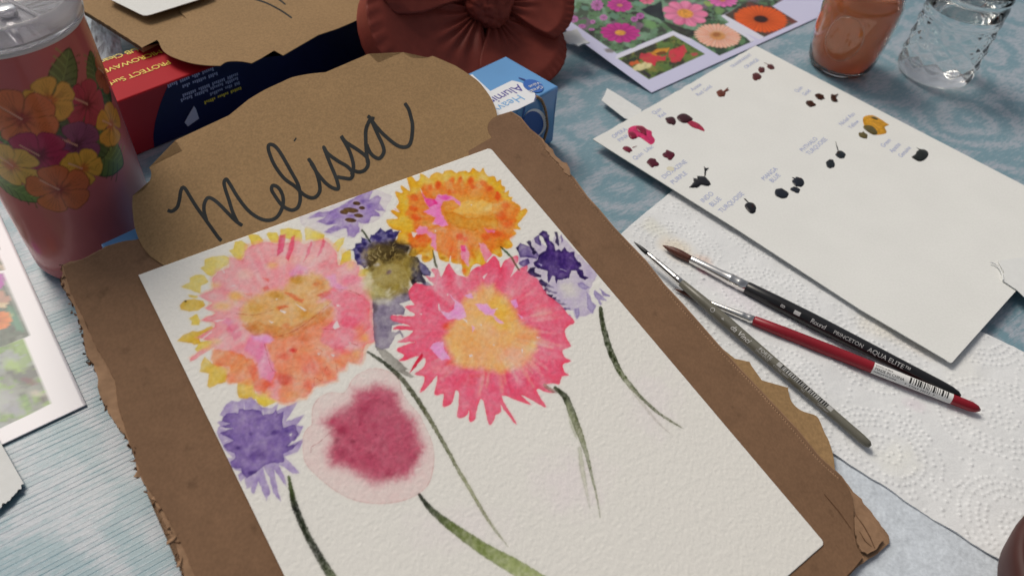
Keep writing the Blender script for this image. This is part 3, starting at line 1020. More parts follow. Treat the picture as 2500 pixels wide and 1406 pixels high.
# ---- orange and yellow bloom at the top
B = Z(920, 390, 400, 1875)
outB = B("105,700 150,680 240,670 165,600 190,580 260,600 215,540 250,490 205,380 240,365 290,380 270,310 300,305 380,360 345,230 350,185 410,200 450,250 490,230 490,165 540,175 590,220 620,180 680,150 750,165 770,135 850,120 910,155 930,140 1020,125 1060,150 1100,100 1140,130 1180,140 1215,95 1240,150 1280,190 1350,195 1370,250 1420,235 1430,290 1470,320 1460,380 1515,355 1510,420 1560,430 1550,470 1640,530 1645,580 1700,560 1725,600 1690,650 1610,740 1650,800 1560,800 1600,850 1520,900 1555,980 1500,1020 1420,1010 1435,1090 1400,1120 1310,1080 1260,1160 1240,1220 1140,1200 1080,1240 1050,1330 990,1320 960,1200 860,1190 830,1130 820,1170 720,1150 690,1060 650,1040 640,1130 590,1170 520,1170 500,1090 440,1110 360,1100 390,990 200,970 240,900 230,840 280,830 170,790")
cv.poly(crom(outB, 3, True), (222, 178, 58), 0.97, 1.2, 1.8, 12, 0.35, 2.4, 0.14, seed=41)
cv.poly(B("360,400 430,400 500,380 530,300 590,280 640,330 690,250 760,300 840,210 900,260 950,190 1000,250 1060,210 1120,260 1200,230 1330,330 1420,440 1560,480 1640,560 1600,740 1560,880 1450,950 1300,1080 1200,1000 1050,1200 960,1180 860,1150 690,1050 620,950 560,1000 380,1010 330,850 420,830 400,700 330,640 360,520"),
        (225, 132, 56), 0.9, 7, 6, 14, 0.1, 3, 0.25, 30, seed=42)
cv.blob(920 + 1060 * .2133, 390 + 590 * .2133, 380 * .2133, 250 * .2133, (222, 158, 62), 0.9, 0.1, 0.5, 0.35, 24, seed=43)
cv.blob(920 + 900 * .2133, 390 + 950 * .2133, 280 * .2133, 200 * .2133, (228, 146, 84), 0.9, 0.2, 0.6, 0.35, 24, seed=44)
cv.poly(B("870,590 930,520 1000,470 1220,460 1310,500 1320,590 1230,600 1150,640 1050,620 950,630"), (230, 182, 92), 0.9, 1.3, 3, 12, 0.35, 2.5, 0.15, seed=45)
cv.poly(B("740,540 860,470 960,480 930,560 800,580"), (226, 162, 84), 0.8, 1.3, 3, 12, 0.35, 2.5, 0.15, seed=46)
cv.poly(B("770,590 900,610 1050,680 1150,650 1380,620 1400,780 1250,780 1100,820 950,790 820,720"), (214, 146, 48), 0.8, 2, 4, 14, 0.25, 3, 0.2, seed=47)
for (x, y, r1, r2) in [(700, 300, 50, 75), (860, 240, 48, 60), (960, 230, 48, 62), (1080, 250, 52, 62), (1215, 270, 65, 52), (610, 320, 48, 62), (1290, 330, 60, 52), (1385, 420, 45, 62),
                       (430, 440, 60, 50), (420, 560, 80, 60), (450, 660, 90, 50), (1420, 640, 90, 110), (1490, 740, 90, 70), (1370, 840, 120, 70), (520, 900, 110, 70),
                       (1240, 880, 80, 60), (1470, 520, 80, 60), (860, 370, 90, 40), (1120, 320, 100, 40)]:
    cv.blob(920 + x * .2133, 390 + y * .2133, r1 * .2133, r2 * .2133, (222, 100, 44), 0.75, 0.2, 0.75, 0.4, 16, seed=int(x) % 50)
for (x, y, r1, r2, c) in [(530, 1040, 120, 60, (206, 140, 40)), (560, 1120, 60, 40, (196, 128, 36)), (1420, 960, 90, 90, (212, 140, 44)), (760, 1130, 50, 30, (188, 140, 34)), (1120, 1080, 60, 90, (214, 150, 50)),
                          (1400, 1090, 30, 30, (200, 140, 36)), (560, 720, 60, 36, (196, 128, 44)), (520, 220, 50, 60, (220, 186, 66)), (950, 880, 70, 60, (226, 86, 58)), (1010, 910, 60, 70, (224, 84, 62)),
                          (860, 1030, 80, 60, (228, 126, 74)), (1380, 380, 30, 30, (218, 74, 50)), (1000, 1280, 50, 50, (230, 120, 60))]:
    cv.blob(920 + x * .2133, 390 + y * .2133, r1 * .2133, r2 * .2133, c, 0.75, 0.0, 0.75, 0.4, 16, seed=int(y) % 50)
for s, c in [("515,370 560,440 650,460 720,400 850,410 950,480 960,540 930,520 880,460 760,480 720,560 770,680 820,750 740,770 640,740 680,670 530,600 600,560 550,480", (232, 128, 186)),
             ("515,370 560,440 660,465 700,500 600,545 550,480", (228, 74, 150)), ("680,420 800,400 850,430 780,470", (226, 96, 172)),
             ("440,810 500,760 560,770 640,850 680,850 680,1050 620,990 630,900 560,850 470,860", (234, 132, 172)),
             ("960,980 1010,980 1060,1090 1050,1230 970,1130", (236, 132, 162)), ("1160,950 1240,970 1320,1090 1240,1170 1180,1030", (238, 138, 158)),
             ("960,985 1015,985 1010,1050 970,1040", (236, 82, 140)), ("1225,780 1280,810 1350,810 1345,840 1260,845", (238, 110, 150)), ("190,565 215,560 260,600", (232, 150, 175))]:
    cv.poly(B(s), c, 0.92, 1.3, 3, 10, 0.2, 2, 0.12, seed=len(s) % 40)
cv.poly(B("560,800 660,770 760,780 820,760 790,850 700,830 600,840"), (226, 156, 104), 0.8, 2, 4, 10, 0.2, 2, 0.3, seed=50)
for s in ["395,830 465,840 430,890 415,885", "495,330 515,370 510,385", "690,1050 720,1150 750,1250 700,1240", "1070,515 1090,515 1080,530", "660,800 680,810 670,830", "610,1175 632,1170 630,1200",
          "840,1100 850,1110 845,1180 832,1170", "500,1085 515,1085 515,1140"]:
    cv.poly(B(s), (226, 216, 206), 0.9, 1.0, 1.5, 8, 0, 1, 0.1)

# ---- small mauve bloom under the sign
D_ = Z(720, 440, 340, 1839)
cv.poly(D_("50,490 100,460 290,410 440,370 540,290 720,270 900,180 1030,115 1180,170 1280,220 1270,280 1200,340 1200,410 1150,490 1040,560 900,590 880,680 760,760 640,770 400,720 150,640 70,560"),
        (208, 196, 196), 0.6, 1.2, 3, 14, 0.25, 1.8, 0.25, seed=61)
cv.poly(D_("165,510 290,430 470,410 600,350 700,290 830,220 1000,125 1040,130 1000,210 980,270 1090,200 1140,230 1110,310 1180,390 1200,410 1050,400 1100,430 1120,480 1010,490 980,560 900,580 840,560 850,680 780,750 700,750 680,640 620,650 480,710 390,690 450,640 560,590 420,590 290,560 400,490 300,500"),
        (160, 134, 180), 0.85, 2.2, 3, 12, 0.3, 2.5, 0.3, 18, seed=62)
for (x, y, r1, r2) in [(700, 370, 150, 60), (900, 280, 120, 50), (520, 650, 110, 40), (1000, 340, 90, 60), (480, 560, 120, 30), (760, 480, 120, 60)]:
    cv.blob(720 + x * .185, 440 + y * .185, r1 * .185, r2 * .185, (130, 104, 164), 0.6, -0.3, 0.8, 0.4, 12, seed=int(x) % 40)
for (x, y, r1, r2) in [(815, 310, 52, 24), (885, 370, 44, 22), (745, 400, 112, 34), (650, 425, 58, 30), (840, 470, 64, 27), (735, 530, 80, 27)]:
    cv.blob(720 + x * .185, 440 + y * .185, r1 * .185 + 1, r2 * .185 + 1, (116, 88, 34), 0.95, 0.1, 0.25, 0.12, 10)

# ---- faded violet and olive bloom with a grey stalk
E_ = Z(840, 640, 260, 1219)
E4 = D_
cv.poly(E_("320,360 500,400 640,300 720,290 750,380 760,440 640,480 700,540 690,600 560,610 550,650 680,680 670,710 550,720 545,800 600,810 640,780 690,850 670,870 640,820 580,850 550,930 510,985 440,1010 370,1020 355,960 350,880 340,780 330,600 325,450"),
        (148, 136, 150), 0.92, 1.3, 3, 12, 0.35, 2.5, 0.22, 20, seed=71)
cv.poly(E_("350,960 440,1000 480,1000 590,1100 700,1200 740,1225 700,1240 810,1320 760,1320 650,1270 560,1210 430,1090"), (160, 154, 142), 0.85, 1.5, 2, 10, 0.3, 2, 0.25, seed=72)
cv.blob(840 + 360 * .2133, 640 + 500 * .2133, 12, 30, (118, 104, 106), 0.6, 0, 0.8, 0.3)
cv.blob(840 + 690 * .2133, 640 + 350 * .2133, 14, 22, (112, 100, 104), 0.6, 0, 0.8, 0.3)
cv.poly(E_("930,1060 890,1040 860,1060 880,1120"), (222, 190, 190), 0.0)
fr = E4("690,920 760,915 800,890 800,840 880,830 870,760 920,770 980,790 1000,720 1050,720 1110,650 1130,630 1160,660 1190,680 1230,660 1280,650 1300,690 1390,660 1340,760 1310,830 1500,880 1510,910 1450,1010 1400,1100 1100,1100 1010,1180 980,1130 920,1170 880,1130 830,1110 790,1050 790,1000 770,940")
cv.poly(fr, (92, 82, 138), 0.95, 1.3, 2.5, 9, 0.4, 2.5, 0.25, 12, seed=73)
for (x, y, r1, r2) in [(870, 920, 70, 60), (830, 1010, 60, 60), (1100, 770, 90, 50), (930, 850, 60, 40), (1250, 740, 60, 40), (880, 1100, 60, 40)]:
    cv.blob(720 + x * .185, 440 + y * .185, r1 * .185, r2 * .185, (60, 48, 112), 0.8, 0, 0.8, 0.5, 10, seed=int(x) % 40)
cv.poly(E4("1450,1010 1520,1010 1620,1020 1660,1090 1720,1130 1800,1220 1780,1270 1690,1260 1700,1290 1745,1350 1720,1380 1620,1340 1560,1400 1480,1250 1430,1100"), (62, 54, 74), 0.95, 1.6, 3, 10, 0.3, 2, 0.2, seed=74)
cv.poly(E4("1640,1060 1720,1130 1800,1220 1790,1270 1690,1250 1650,1180"), (112, 104, 138), 0.9, 1.3, 2, 10, 0.3, 2, 0.2, seed=75)
cv.poly(E4("1745,1350 1820,1395 1780,1420 1640,1370"), (112, 108, 132), 0.9, 1.3, 2, 10, 0.3, 2, 0.2, seed=76)
cx, cy = 720 + 1240 * .185, 440 + 1150 * .185
cv.blob(cx, cy, 78, 72, (164, 144, 76), 0.95, 0.3, 0.35, 0.22, 14, seed=77)
cv.blob(cx - 10, cy - 38, 64, 34, (84, 68, 34), 0.9, 0.0, 0.75, 0.4, 14, seed=78)
cv.blob(cx + 34, cy - 48, 46, 22, (78, 66, 46), 0.85, 0.3, 0.7, 0.4, 12, seed=79)
cv.blob(cx - 44, cy - 14, 20, 28, (78, 62, 40), 0.8, 0.0, 0.7, 0.4, 10, seed=80)
cv.blob(cx - 52, cy + 36, 22, 34, (206, 196, 150), 0.8, 0.2, 0.8, 0.4, 12, seed=81)
cv.blob(cx - 20, cy + 66, 50, 26, (190, 178, 120), 0.8, 0.1, 0.8, 0.4, 14, seed=82)
cv.blob(cx - 22, cy + 84, 40, 14, (206, 200, 186), 0.6, 0.1, 0.9, 0.4, 12, seed=83)
cv.blob(cx + 20, cy + 58, 40, 22, (160, 140, 56), 0.7, -0.2, 0.8, 0.4, 12, seed=84)
cv.blob(cx, cy + 12, 12, 7, (124, 98, 112), 0.8, -0.4, 0.8, 0.4, 8, seed=85)
cv.blob(cx - 28, cy - 6, 12, 8, (196, 186, 180), 0.7, -0.4, 0.9, 0.4, 8, seed=86)
rs_ = np.random.default_rng(5)
for i in range(26):
    a_ = rs_.uniform(-2.9, 0.2)
    r_ = rs_.uniform(8, 52)
    x, y = cx + 8 + math.cos(a_) * r_, cy - 6 + math.sin(a_) * r_ * 0.8
    cv.stroke([(x, y), (x + math.cos(a_) * 8, y + math.sin(a_) * 8), (x + math.cos(a_ + .4) * 15, y + math.sin(a_ + .4) * 13)], [1.8, 1.4, 0.6],
              [(176, 150, 84)], 0.55, 1.2, 1.0, seed=i)
cv.stroke([(884, 563), (893, 575), (904, 592)], [5, 5, 4], [(88, 100, 60), (70, 84, 60)], 0.95)

# ---- dark violet bloom at the right edge
Fz = Z(1240, 540, 300, 1622)
cv.poly(Fz("140,420 330,250 400,250 500,340 600,250 620,150 760,250 900,420 1150,650 1180,720 1080,900 1050,1000 1160,1120 1120,1220 1050,1240 940,1250 910,1310 860,1180 700,1150 540,1010 450,930 380,800 240,710 140,580"),
        (190, 176, 192), 0.85, 2, 4, 14, 0.2, 2, 0.35, 24, seed=91)
cv.blob(1240 + 800 * .185, 540 + 900 * .185, 38, 30, (212, 204, 192), 0.9, 0.5, 0.8, 0.4, 14, seed=92)
for s in ["105,360 160,290 240,320 300,350 380,400 410,450 380,500 250,480 160,480 130,400", "340,230 380,190 420,180 420,260 440,330 400,320 370,300",
          "125,560 200,510 260,500 290,560 210,610"]:
    cv.poly(Fz(s), (112, 92, 142), 0.9, 1.3, 2.5, 10, 0.4, 2.5, 0.2, seed=len(s) % 30)
for s in ["240,280 270,258 305,265 310,320 350,370 330,420 290,330", "610,150 650,150 680,300 665,335 620,280 635,220", "230,700 290,620 370,610 350,680 440,710 440,740 300,740",
          "360,810 440,770 520,820 500,880", "450,910 510,900 500,960 600,980 580,1015 470,960", "105,360 140,330 135,400", "320,420 360,370 380,420 340,450", "560,1020 640,1000 610,1050"]:
    cv.poly(Fz(s), (70, 52, 98), 0.95, 1.2, 2, 9, 0.3, 2, 0.15, seed=len(s) % 30)
cv.poly(Fz("690,190 710,180 735,260 710,290"), (132, 112, 154), 0.9, 1.2, 2, 9, 0.3, 2)
cv.poly(Fz("400,180 450,130 510,130 550,200 560,260 600,300 630,385 670,370 700,400 740,350 780,390 820,410 870,400 880,460 920,530 960,550 970,590 930,630 980,650 1000,720 1060,750 1020,780 940,740 900,660 830,660 810,760 750,760 670,780 640,830 620,740 590,730 530,810 520,660 450,640 380,610 335,550 390,510 410,440 490,390 510,340 450,210"),
        (78, 48, 118), 0.97, 1.2, 2.5, 9, 0.35, 2.5, 0.12, 14, seed=95)
cv.blob(1240 + 700 * .185, 540 + 570 * .185, 34, 18, (60, 30, 104), 0.6, 0.1, 0.8, 0.4)
for s in ["920,810 980,810 1080,880 1030,905 950,880", "1120,960 1150,910 1300,1040 1300,1060 1210,1040 1240,1090 1210,1125 1190,1060", "1200,890 1350,990 1340,1005 1260,980",
          "1040,940 1080,980 1110,1080 1165,1110 1120,1220 1050,1150", "780,1230 830,1230 860,1290 800,1270", "690,1150 740,1140 830,1170 730,1180", "870,1160 950,1150 940,1250 910,1300"]:
    cv.poly(Fz(s), (166, 152, 182), 0.85, 1.3, 2.5, 9, 0.35, 2.2, 0.25, seed=len(s) % 30)
for s in ["500,900 560,930 640,950", "560,1020 640,1040 700,1060", "620,1070 700,1090 760,1100", "700,1150 760,1160 820,1150", "520,850 600,880"]:
    cv.stroke(Fz(s), [7, 5, 2], [(86, 70, 112), (140, 126, 156)], 0.75, 2.5, 2.0, seed=97)
cv.poly(Fz("410,560 450,580 440,598 405,570"), (170, 160, 196), 0.8, 1.2, 1, 8, 0, 1)
cv.stroke(Fz("690,635 720,642 770,665"), [1.6, 1.4, 1.0], [(190, 180, 205)], 0.7, 0.8, 0.6)

# ---- pink bloom in the middle
Cz = Z(940, 620, 500, 1598)
outC = Cz("185,290 240,230 330,250 380,240 310,175 390,180 360,120 410,120 440,180 470,110 500,75 530,120 560,160 640,180 680,120 760,90 800,60 850,15 890,60 900,110 940,50 1030,15 1040,60 1030,120 1115,90 1110,150 1180,190 1210,230 1260,310 1370,400 1410,450 1480,530 1410,580 1410,650 1450,720 1390,750 1400,800 1450,840 1390,860 1400,920 1435,945 1380,960 1360,1020 1310,1010 1260,1020 1330,1080 1260,1080 1180,1060 1260,1195 1180,1160 1060,1100 1140,1180 1050,1150 910,1110 1020,1310 1000,1310 900,1180 910,1230 860,1260 850,1300 810,1330 780,1200 750,1130 720,1200 700,1290 660,1310 655,1220 640,1260 590,1280 560,1260 580,1090 545,1070 530,1150 480,1190 450,1180 455,1090 385,1100 410,950 340,1030 270,1080 310,960 230,940 310,870 300,810 190,930 260,800 160,830 110,830 150,790 90,750 150,710 230,690 95,690 160,650 220,600 60,590 110,560 200,560 60,520 55,480 200,490 230,470 150,410 230,400 200,360")
cv.poly(crom(outC, 3, True), (228, 106, 130), 0.95, 1.4, 2.0, 10, 0.3, 2.4, 0.12, 30, seed=101)
rs_ = np.random.default_rng(8)
ccx, ccy = 940 + 800 * .3129, 620 + 600 * .3129
for i in range(46):
    a_ = rs_.uniform(-0.9, 2.6)
    r0_, r1_ = rs_.uniform(108, 125), rs_.uniform(150, 195)
    c = [(236, 148, 148), (232, 134, 146), (222, 84, 116), (238, 166, 146)][i % 4]
    cv.stroke([(ccx + math.cos(a_) * r0_, ccy + math.sin(a_) * r0_ * .86), (ccx + math.cos(a_ + .03) * (r0_ + r1_) / 2, ccy + math.sin(a_ + .03) * (r0_ + r1_) / 2 * .86),
               (ccx + math.cos(a_ + .05) * r1_, ccy + math.sin(a_ + .05) * r1_ * .86)], [4, 7, 3], [c], 0.5, 4, 2, seed=i, edge=0)
for (x, y, r1, r2, c, a) in [(350, 420, 130, 120, (226, 92, 122), .5), (1000, 300, 110, 90, (236, 140, 146), .6), (960, 140, 80, 60, (234, 128, 146), .5), (640, 1000, 160, 60, (230, 116, 130), .5),
                             (420, 900, 120, 50, (234, 148, 152), .6), (700, 180, 100, 50, (230, 122, 132), .5), (520, 850, 60, 40, (232, 122, 96), .6), (490, 560, 50, 45, (230, 104, 74), .8),
                             (740, 950, 120, 30, (232, 120, 110), .5), (1250, 460, 120, 80, (236, 146, 142), .5), (1330, 650, 80, 100, (228, 102, 126), .5)]:
    cv.blob(940 + x * .3129, 620 + y * .3129, r1 * .3129, r2 * .3129, c, a, soft=0.85, nz=0.4, ns=20, seed=int(x) % 50)
cenC = Cz("530,540 590,490 600,370 700,300 760,240 850,250 900,320 970,400 1040,500 1100,560 1190,600 1190,650 1180,740 1080,860 900,930 740,890 600,880 530,830 470,700 460,650")
cv.poly(cenC, (231, 188, 116), 0.82, 12, 6, 14, 0.0, 3, 0.2, 30, seed=103)
cv.blob(940 + 1010 * .3129, 620 + 800 * .3129, 60, 40, (236, 168, 134), 0.9, 0.2, 0.8, 0.3, 20, seed=104)
cv.blob(940 + 1090 * .3129, 620 + 660 * .3129, 44, 22, (232, 156, 104), 0.8, 0.1, 0.8, 0.3, 20, seed=105)
cv.blob(940 + 660 * .3129, 620 + 640 * .3129, 56, 50, (230, 170, 98), 0.7, 0.2, 0.8, 0.3, 20, seed=106)
cv.blob(940 + 900 * .3129, 620 + 460 * .3129, 46, 60, (228, 186, 82), 0.8, -0.4, 0.8, 0.3, 20, seed=107)
for s in ["430,440 420,390 440,450 500,460 540,420 540,370 490,310 560,370 600,400 640,490 600,510 480,510", "700,390 790,390 830,430 870,430 850,480 930,540 890,545 850,490 780,470",
          "980,370 1020,355 1035,415 1010,425", "380,700 450,680 470,760 510,820 440,830 350,730", "1030,470 1070,490 1070,510", "670,560 700,570 690,610", "620,320 680,310 690,350 650,350"]:
    cv.poly(Cz(s), (228, 164, 204), 0.9, 1.4, 3, 10, 0.15, 2, 0.15, seed=len(s) % 40)
for s in ["600,500 640,520 640,540", "655,790 680,785 685,800 660,805", "1060,745 1078,745 1072,775", "740,548 755,552 748,562", "840,705 855,708 848,716", "1180,645 1210,650 1190,658",
          "485,310 495,315 490,330", "415,390 425,395 428,450 420,440", "270,468 290,470 282,480", "860,425 880,428 870,436", "1040,55 1030,130 980,180 1010,110", "760,180 770,200 800,150"]:
    cv.poly(Cz(s), (228, 214, 208), 0.9, 1.0, 1.2, 8, 0, 1, 0.1)
for s in ["190,930 230,850 290,770 300,790 240,880"]:
    cv.poly(Cz(s), (216, 58, 100), 0.95, 1.3, 1.5, 8, 0.3, 2)

# ---- violet bloom lower left
G = Z(510, 940, 300, 1406)
cv.poly(G("255,180 330,190 350,190 370,160 440,160 490,140 530,180 620,260 720,260 800,210 770,290 1020,190 880,420 1100,340 1000,460 1085,470 1030,580 920,690 1080,620 1020,760 860,820 940,890 1035,1010 960,1010 830,920 800,910 880,1080 890,1160 810,1060 740,950 820,1330 740,1230 690,1050 620,930 700,1220 660,1320 560,1090 520,1240 490,1240 480,1160 430,1180 410,1060 360,1110 330,1030 380,990 280,960 210,840 280,830 170,740 160,690 110,600 90,550 100,490 130,460 100,420 200,380 130,350 170,260 200,220"),
        (168, 148, 184), 0.85, 1.4, 2.5, 9, 0.25, 2.2, 0.3, 16, seed=111)
cv.poly(G("145,410 200,325 330,320 340,280 470,270 600,290 620,340 720,330 770,280 780,330 855,300 840,420 850,490 980,450 1030,560 980,630 900,700 1020,660 960,740 850,780 860,870 800,900 710,890 610,930 560,990 430,1060 370,990 370,950 260,940 240,880 300,830 290,780 200,750 160,690 280,640 230,600 120,550 230,500 130,470 250,440"),
        (136, 112, 162), 0.9, 1.3, 3, 10, 0.4, 2.6, 0.22, 18, seed=112)
for (x, y, r1, r2, c) in [(400, 480, 130, 110, (154, 130, 172)), (560, 780, 170, 110, (108, 80, 140)), (760, 540, 120, 40, (100, 74, 134)), (340, 720, 70, 40, (84, 58, 116)), (700, 700, 160, 80, (122, 94, 152)),
                          (620, 380, 90, 40, (110, 84, 146)), (480, 1000, 80, 40, (88, 64, 120)), (900, 520, 80, 50, (98, 76, 140)), (480, 560, 30, 60, (104, 78, 138))]:
    cv.blob(510 + x * .2134, 940 + y * .2134, r1 * .2134, r2 * .2134, c, 0.65, -0.2, 0.85, 0.45, 14, seed=int(x) % 40)
for s in ["400,200 410,280 400,270", "615,270 630,335 618,340", "905,690 960,640 1000,640", "840,500 890,450", "920,560 950,550 945,585 925,580", "120,490 280,495 200,510", "170,640 220,625 180,650"]:
    if len(s.split()) > 2:
        cv.poly(G(s), (222, 214, 210), 0.9, 1.0, 1.0, 8, 0, 1, 0.1)

# ---- crimson wet bloom
Hh = Z(720, 880, 370, 1406)
halo = crom(Hh("75,800 80,700 110,640 160,590 160,480 200,370 330,300 470,300 520,190 640,100 760,75 900,120 970,200 1010,340 1130,470 1200,600 1270,760 1290,920 1250,1120 1150,1230 990,1300 780,1325 580,1300 400,1220 230,1090 120,980 85,900"), 4, True)
cv.poly(halo, (222, 200, 190), 0.85, 1.2, 1.6, 20, 0.0, 2, 0.25, 60, seed=121)
for i in range(len(halo)):
    pass
cv.stroke(np.concatenate([halo, halo[:1]])[::3], [1.6, 2.2, 1.2, 2.4, 1.8], [(206, 154, 146)], 0.55, 1.2, 1.0, seed=122, edge=0.1)
core = Hh("270,570 380,480 540,390 560,290 680,270 760,230 900,270 960,350 990,470 1100,540 1130,650 1180,800 1130,950 1050,1070 880,1100 740,1140 640,1080 500,1000 340,960 310,850 360,730 330,640")
cv.poly(core, (214, 140, 150), 0.75, 30, 8, 8, 0.0, 2, 0.3, 20, seed=123)
cv.poly(core, (184, 80, 102), 0.93, 17, 9, 6, 0.0, 2, 0.15, 18, seed=124)
for (x, y, r1, r2, c, a) in [(440, 650, 70, 60, (150, 34, 66), .8), (660, 450, 80, 60, (152, 36, 68), .75), (390, 735, 38, 40, (104, 22, 46), .85), (535, 750, 34, 24, (110, 26, 50), .85), (860, 1050, 60, 70, (158, 46, 74), .7),
                             (430, 850, 110, 70, (162, 48, 76), .7), (800, 800, 40, 90, (160, 48, 76), .7), (740, 600, 60, 50, (164, 52, 80), .7), (610, 560, 26, 80, (156, 44, 72), .6), (520, 920, 60, 30, (160, 46, 74), .6),
                             (690, 880, 50, 60, (162, 50, 78), .6), (1100, 900, 60, 90, (172, 62, 88), .6), (340, 570, 50, 36, (184, 62, 90), .8), (900, 650, 160, 120, (186, 84, 106), .6), (640, 690, 120, 60, (188, 88, 108), .6),
                             (820, 330, 110, 60, (192, 96, 114), .7), (660, 350, 90, 30, (200, 116, 132), .6), (740, 960, 140, 70, (178, 68, 94), .5), (750, 686, 10, 10, (96, 20, 50), .9), (795, 670, 7, 7, (96, 20, 50), .9), (822, 388, 8, 8, (110, 26, 54), .9)]:
    cv.blob(720 + x * .2632, 880 + y * .2632, r1 * .2632 * 1.15, r2 * .2632 * 1.15, c, a * .8, 0.2, 1.0, 0.28, 9, seed=int(x + y) % 50)
cv.stroke(Hh("150,850 155,800 230,755 300,690 390,630"), [1.0, 1.6, 1.2], [(172, 90, 96)], 0.7, 0.8, 0.8)

# ---- stems
gd, gm, gl = (44, 50, 30), (84, 94, 50), (150, 158, 108)
cv.stroke(zz("705,1163 712,1200 722,1240 745,1295 775,1350 812,1410 840,1450"), [7, 13, 17, 17, 19, 22, 22], [(98, 112, 60), (92, 104, 54), (30, 36, 24), (56, 66, 36), (36, 44, 28), (82, 94, 48), (70, 80, 44)], 0.97, 1.0, 1.6, 4, seed=131, dry=0.2)
cv.stroke(zz("1023,1206 1042,1232 1065,1255 1100,1283 1140,1312 1190,1345 1260,1385 1330,1430"), [7, 13, 17, 22, 28, 32, 40, 44], [(46, 54, 38), (60, 68, 44), (84, 92, 58), (120, 130, 78), (132, 140, 88), (146, 154, 100), (164, 170, 118), (172, 176, 128)], 0.95, 1.2, 1.6, 5, seed=132)
cv.stroke(zz("898,860 930,880 955,900 985,930 1015,970 1050,1025 1085,1085 1115,1140 1145,1190 1180,1250 1210,1295 1241,1335"), [5, 9, 11, 12, 12, 11, 10, 9, 9, 8, 6, 2],
          [(56, 66, 34), (48, 58, 30), (84, 88, 66), (110, 110, 86), (106, 108, 78), (118, 118, 84), (124, 126, 92), (140, 142, 104), (166, 166, 128), (156, 156, 118), (170, 170, 136), (180, 178, 150)], 0.92, 1.0, 1.5, 5, seed=133, dry=0.3)
cv.stroke(zz("1466,752 1470,785 1484,840 1502,885 1520,918 1560,965 1610,1010 1669,1047"), [9, 13, 15, 15, 14, 9, 7, 2], [(64, 76, 34), (62, 72, 32), (62, 74, 34), (78, 88, 46), (110, 118, 74), (110, 116, 78), (126, 130, 96), (150, 150, 124)], 0.95, 1.0, 1.5, 5, seed=134, dry=0.35)
cv.stroke(zz("1528,930 1560,975 1600,1025 1640,1063"), [9, 8, 5, 2], [(200, 198, 172), (206, 198, 180), (214, 204, 192)], 0.5, 2, 2, 5, seed=135, dry=0.6)
cv.stroke(zz("1355,947 1380,970 1397,1010 1412,1050 1428,1095 1442,1150 1455,1205 1465,1262"), [8, 16, 18, 17, 11, 7, 5, 2], [(72, 82, 44), (72, 80, 48), (112, 118, 82), (132, 134, 96), (140, 144, 108), (136, 142, 104), (156, 158, 124), (180, 178, 152)], 0.9, 1.2, 1.5, 5, seed=136, dry=0.4)
cv.stroke(zz("1385,985 1398,1040 1408,1070"), [9, 10, 3], [(170, 172, 138)], 0.5, 2.5, 2, 5, seed=137)
cv.stroke(zz("1415,1095 1422,1150 1432,1200 1440,1240"), [9, 12, 8, 3], [(190, 190, 160), (186, 186, 156), (206, 204, 184)], 0.6, 2.5, 2, 5, seed=138, dry=0.5)
cv.stroke(zz("1330,940 1342,950 1358,958"), [8, 9, 6], [(160, 158, 132), (140, 120, 110)], 0.7, 1.2, 1.2, 5, seed=139)
cv.stroke(B("1420,1000 1480,1060 1540,1120 1580,1190 1630,1265"), [3.5, 5, 5, 4.5, 3.5], [(72, 100, 56), (96, 124, 84), (84, 108, 66), (104, 100, 70), (88, 98, 64)], 0.95)
cv.stroke(B("640,1040 655,1120 670,1190 690,1240"), [3, 5, 6, 4], [(120, 112, 40), (110, 110, 60), (108, 108, 76), (140, 136, 118)], 0.85)
# water carries the pigment about: uneven density, darker drying edges, soft bleeding
def blur(a, r):
    for ax in (0, 1):
        p = np.pad(a, [(r + 1, r) if i == ax else (0, 0) for i in range(a.ndim)], mode='edge')
        c = np.cumsum(p, axis=ax)
        n_ = a.shape[ax]
        hi = [slice(None)] * a.ndim
        lo = [slice(None)] * a.ndim
        hi[ax] = slice(2 * r + 1, 2 * r + 1 + n_)
        lo[ax] = slice(0, n_)
        a = (c[tuple(hi)] - c[tuple(lo)]) / (2 * r + 1)
    return a


base_c = alb((223, 217, 204))
cv.C = cv.C * 0.66 + blur(cv.C, 3) * 0.34
rat = np.clip(cv.C / base_c, 0.004, 1.1)
ex_ = 0.80 + 0.62 * fbm(Xp, Yp, 42, 61, 4) + 0.5 * (fbm(Xp, Yp, 9, 66, 3) - 0.5)
for (x_, y_, r_) in ((690, 760, 265), (1120, 530, 190), (1180, 810, 250), (905, 1070, 0)):
    if r_:
        th_ = np.arctan2(Yp - y_, Xp - x_)
        q_ = np.hypot(Xp - x_, (Yp - y_) * 1.05) / r_
        st_ = vnoise(th_ * 8 + 40 + 0.8 * fbm(Xp, Yp, 60, 5, 2), q_ * 2.2, int(x_) % 30) + 0.5 * vnoise(th_ * 19 + 90, q_ * 3, int(y_) % 30)
        ex_ = ex_ + 0.55 * (st_ - 0.75) * sstep(1.15, 0.9, q_) * sstep(0.15, 0.5, q_)
cr_ = sstep(150, 110, np.hypot(Xp - 905, Yp - 1070))
ex_ = ex_ * (1 - cr_) + (0.35 * (ex_ - 1) + 1) * cr_
dn_ = -np.log(rat).mean(-1)
wet = np.clip(dn_ - blur(dn_, 4), -0.3, 0.5)
ex_ = ex_ * (1 + 0.9 * wet * (1 - cr_))
cv.C = base_c * rat ** np.clip(ex_, 0.35, 1.8)[..., None]
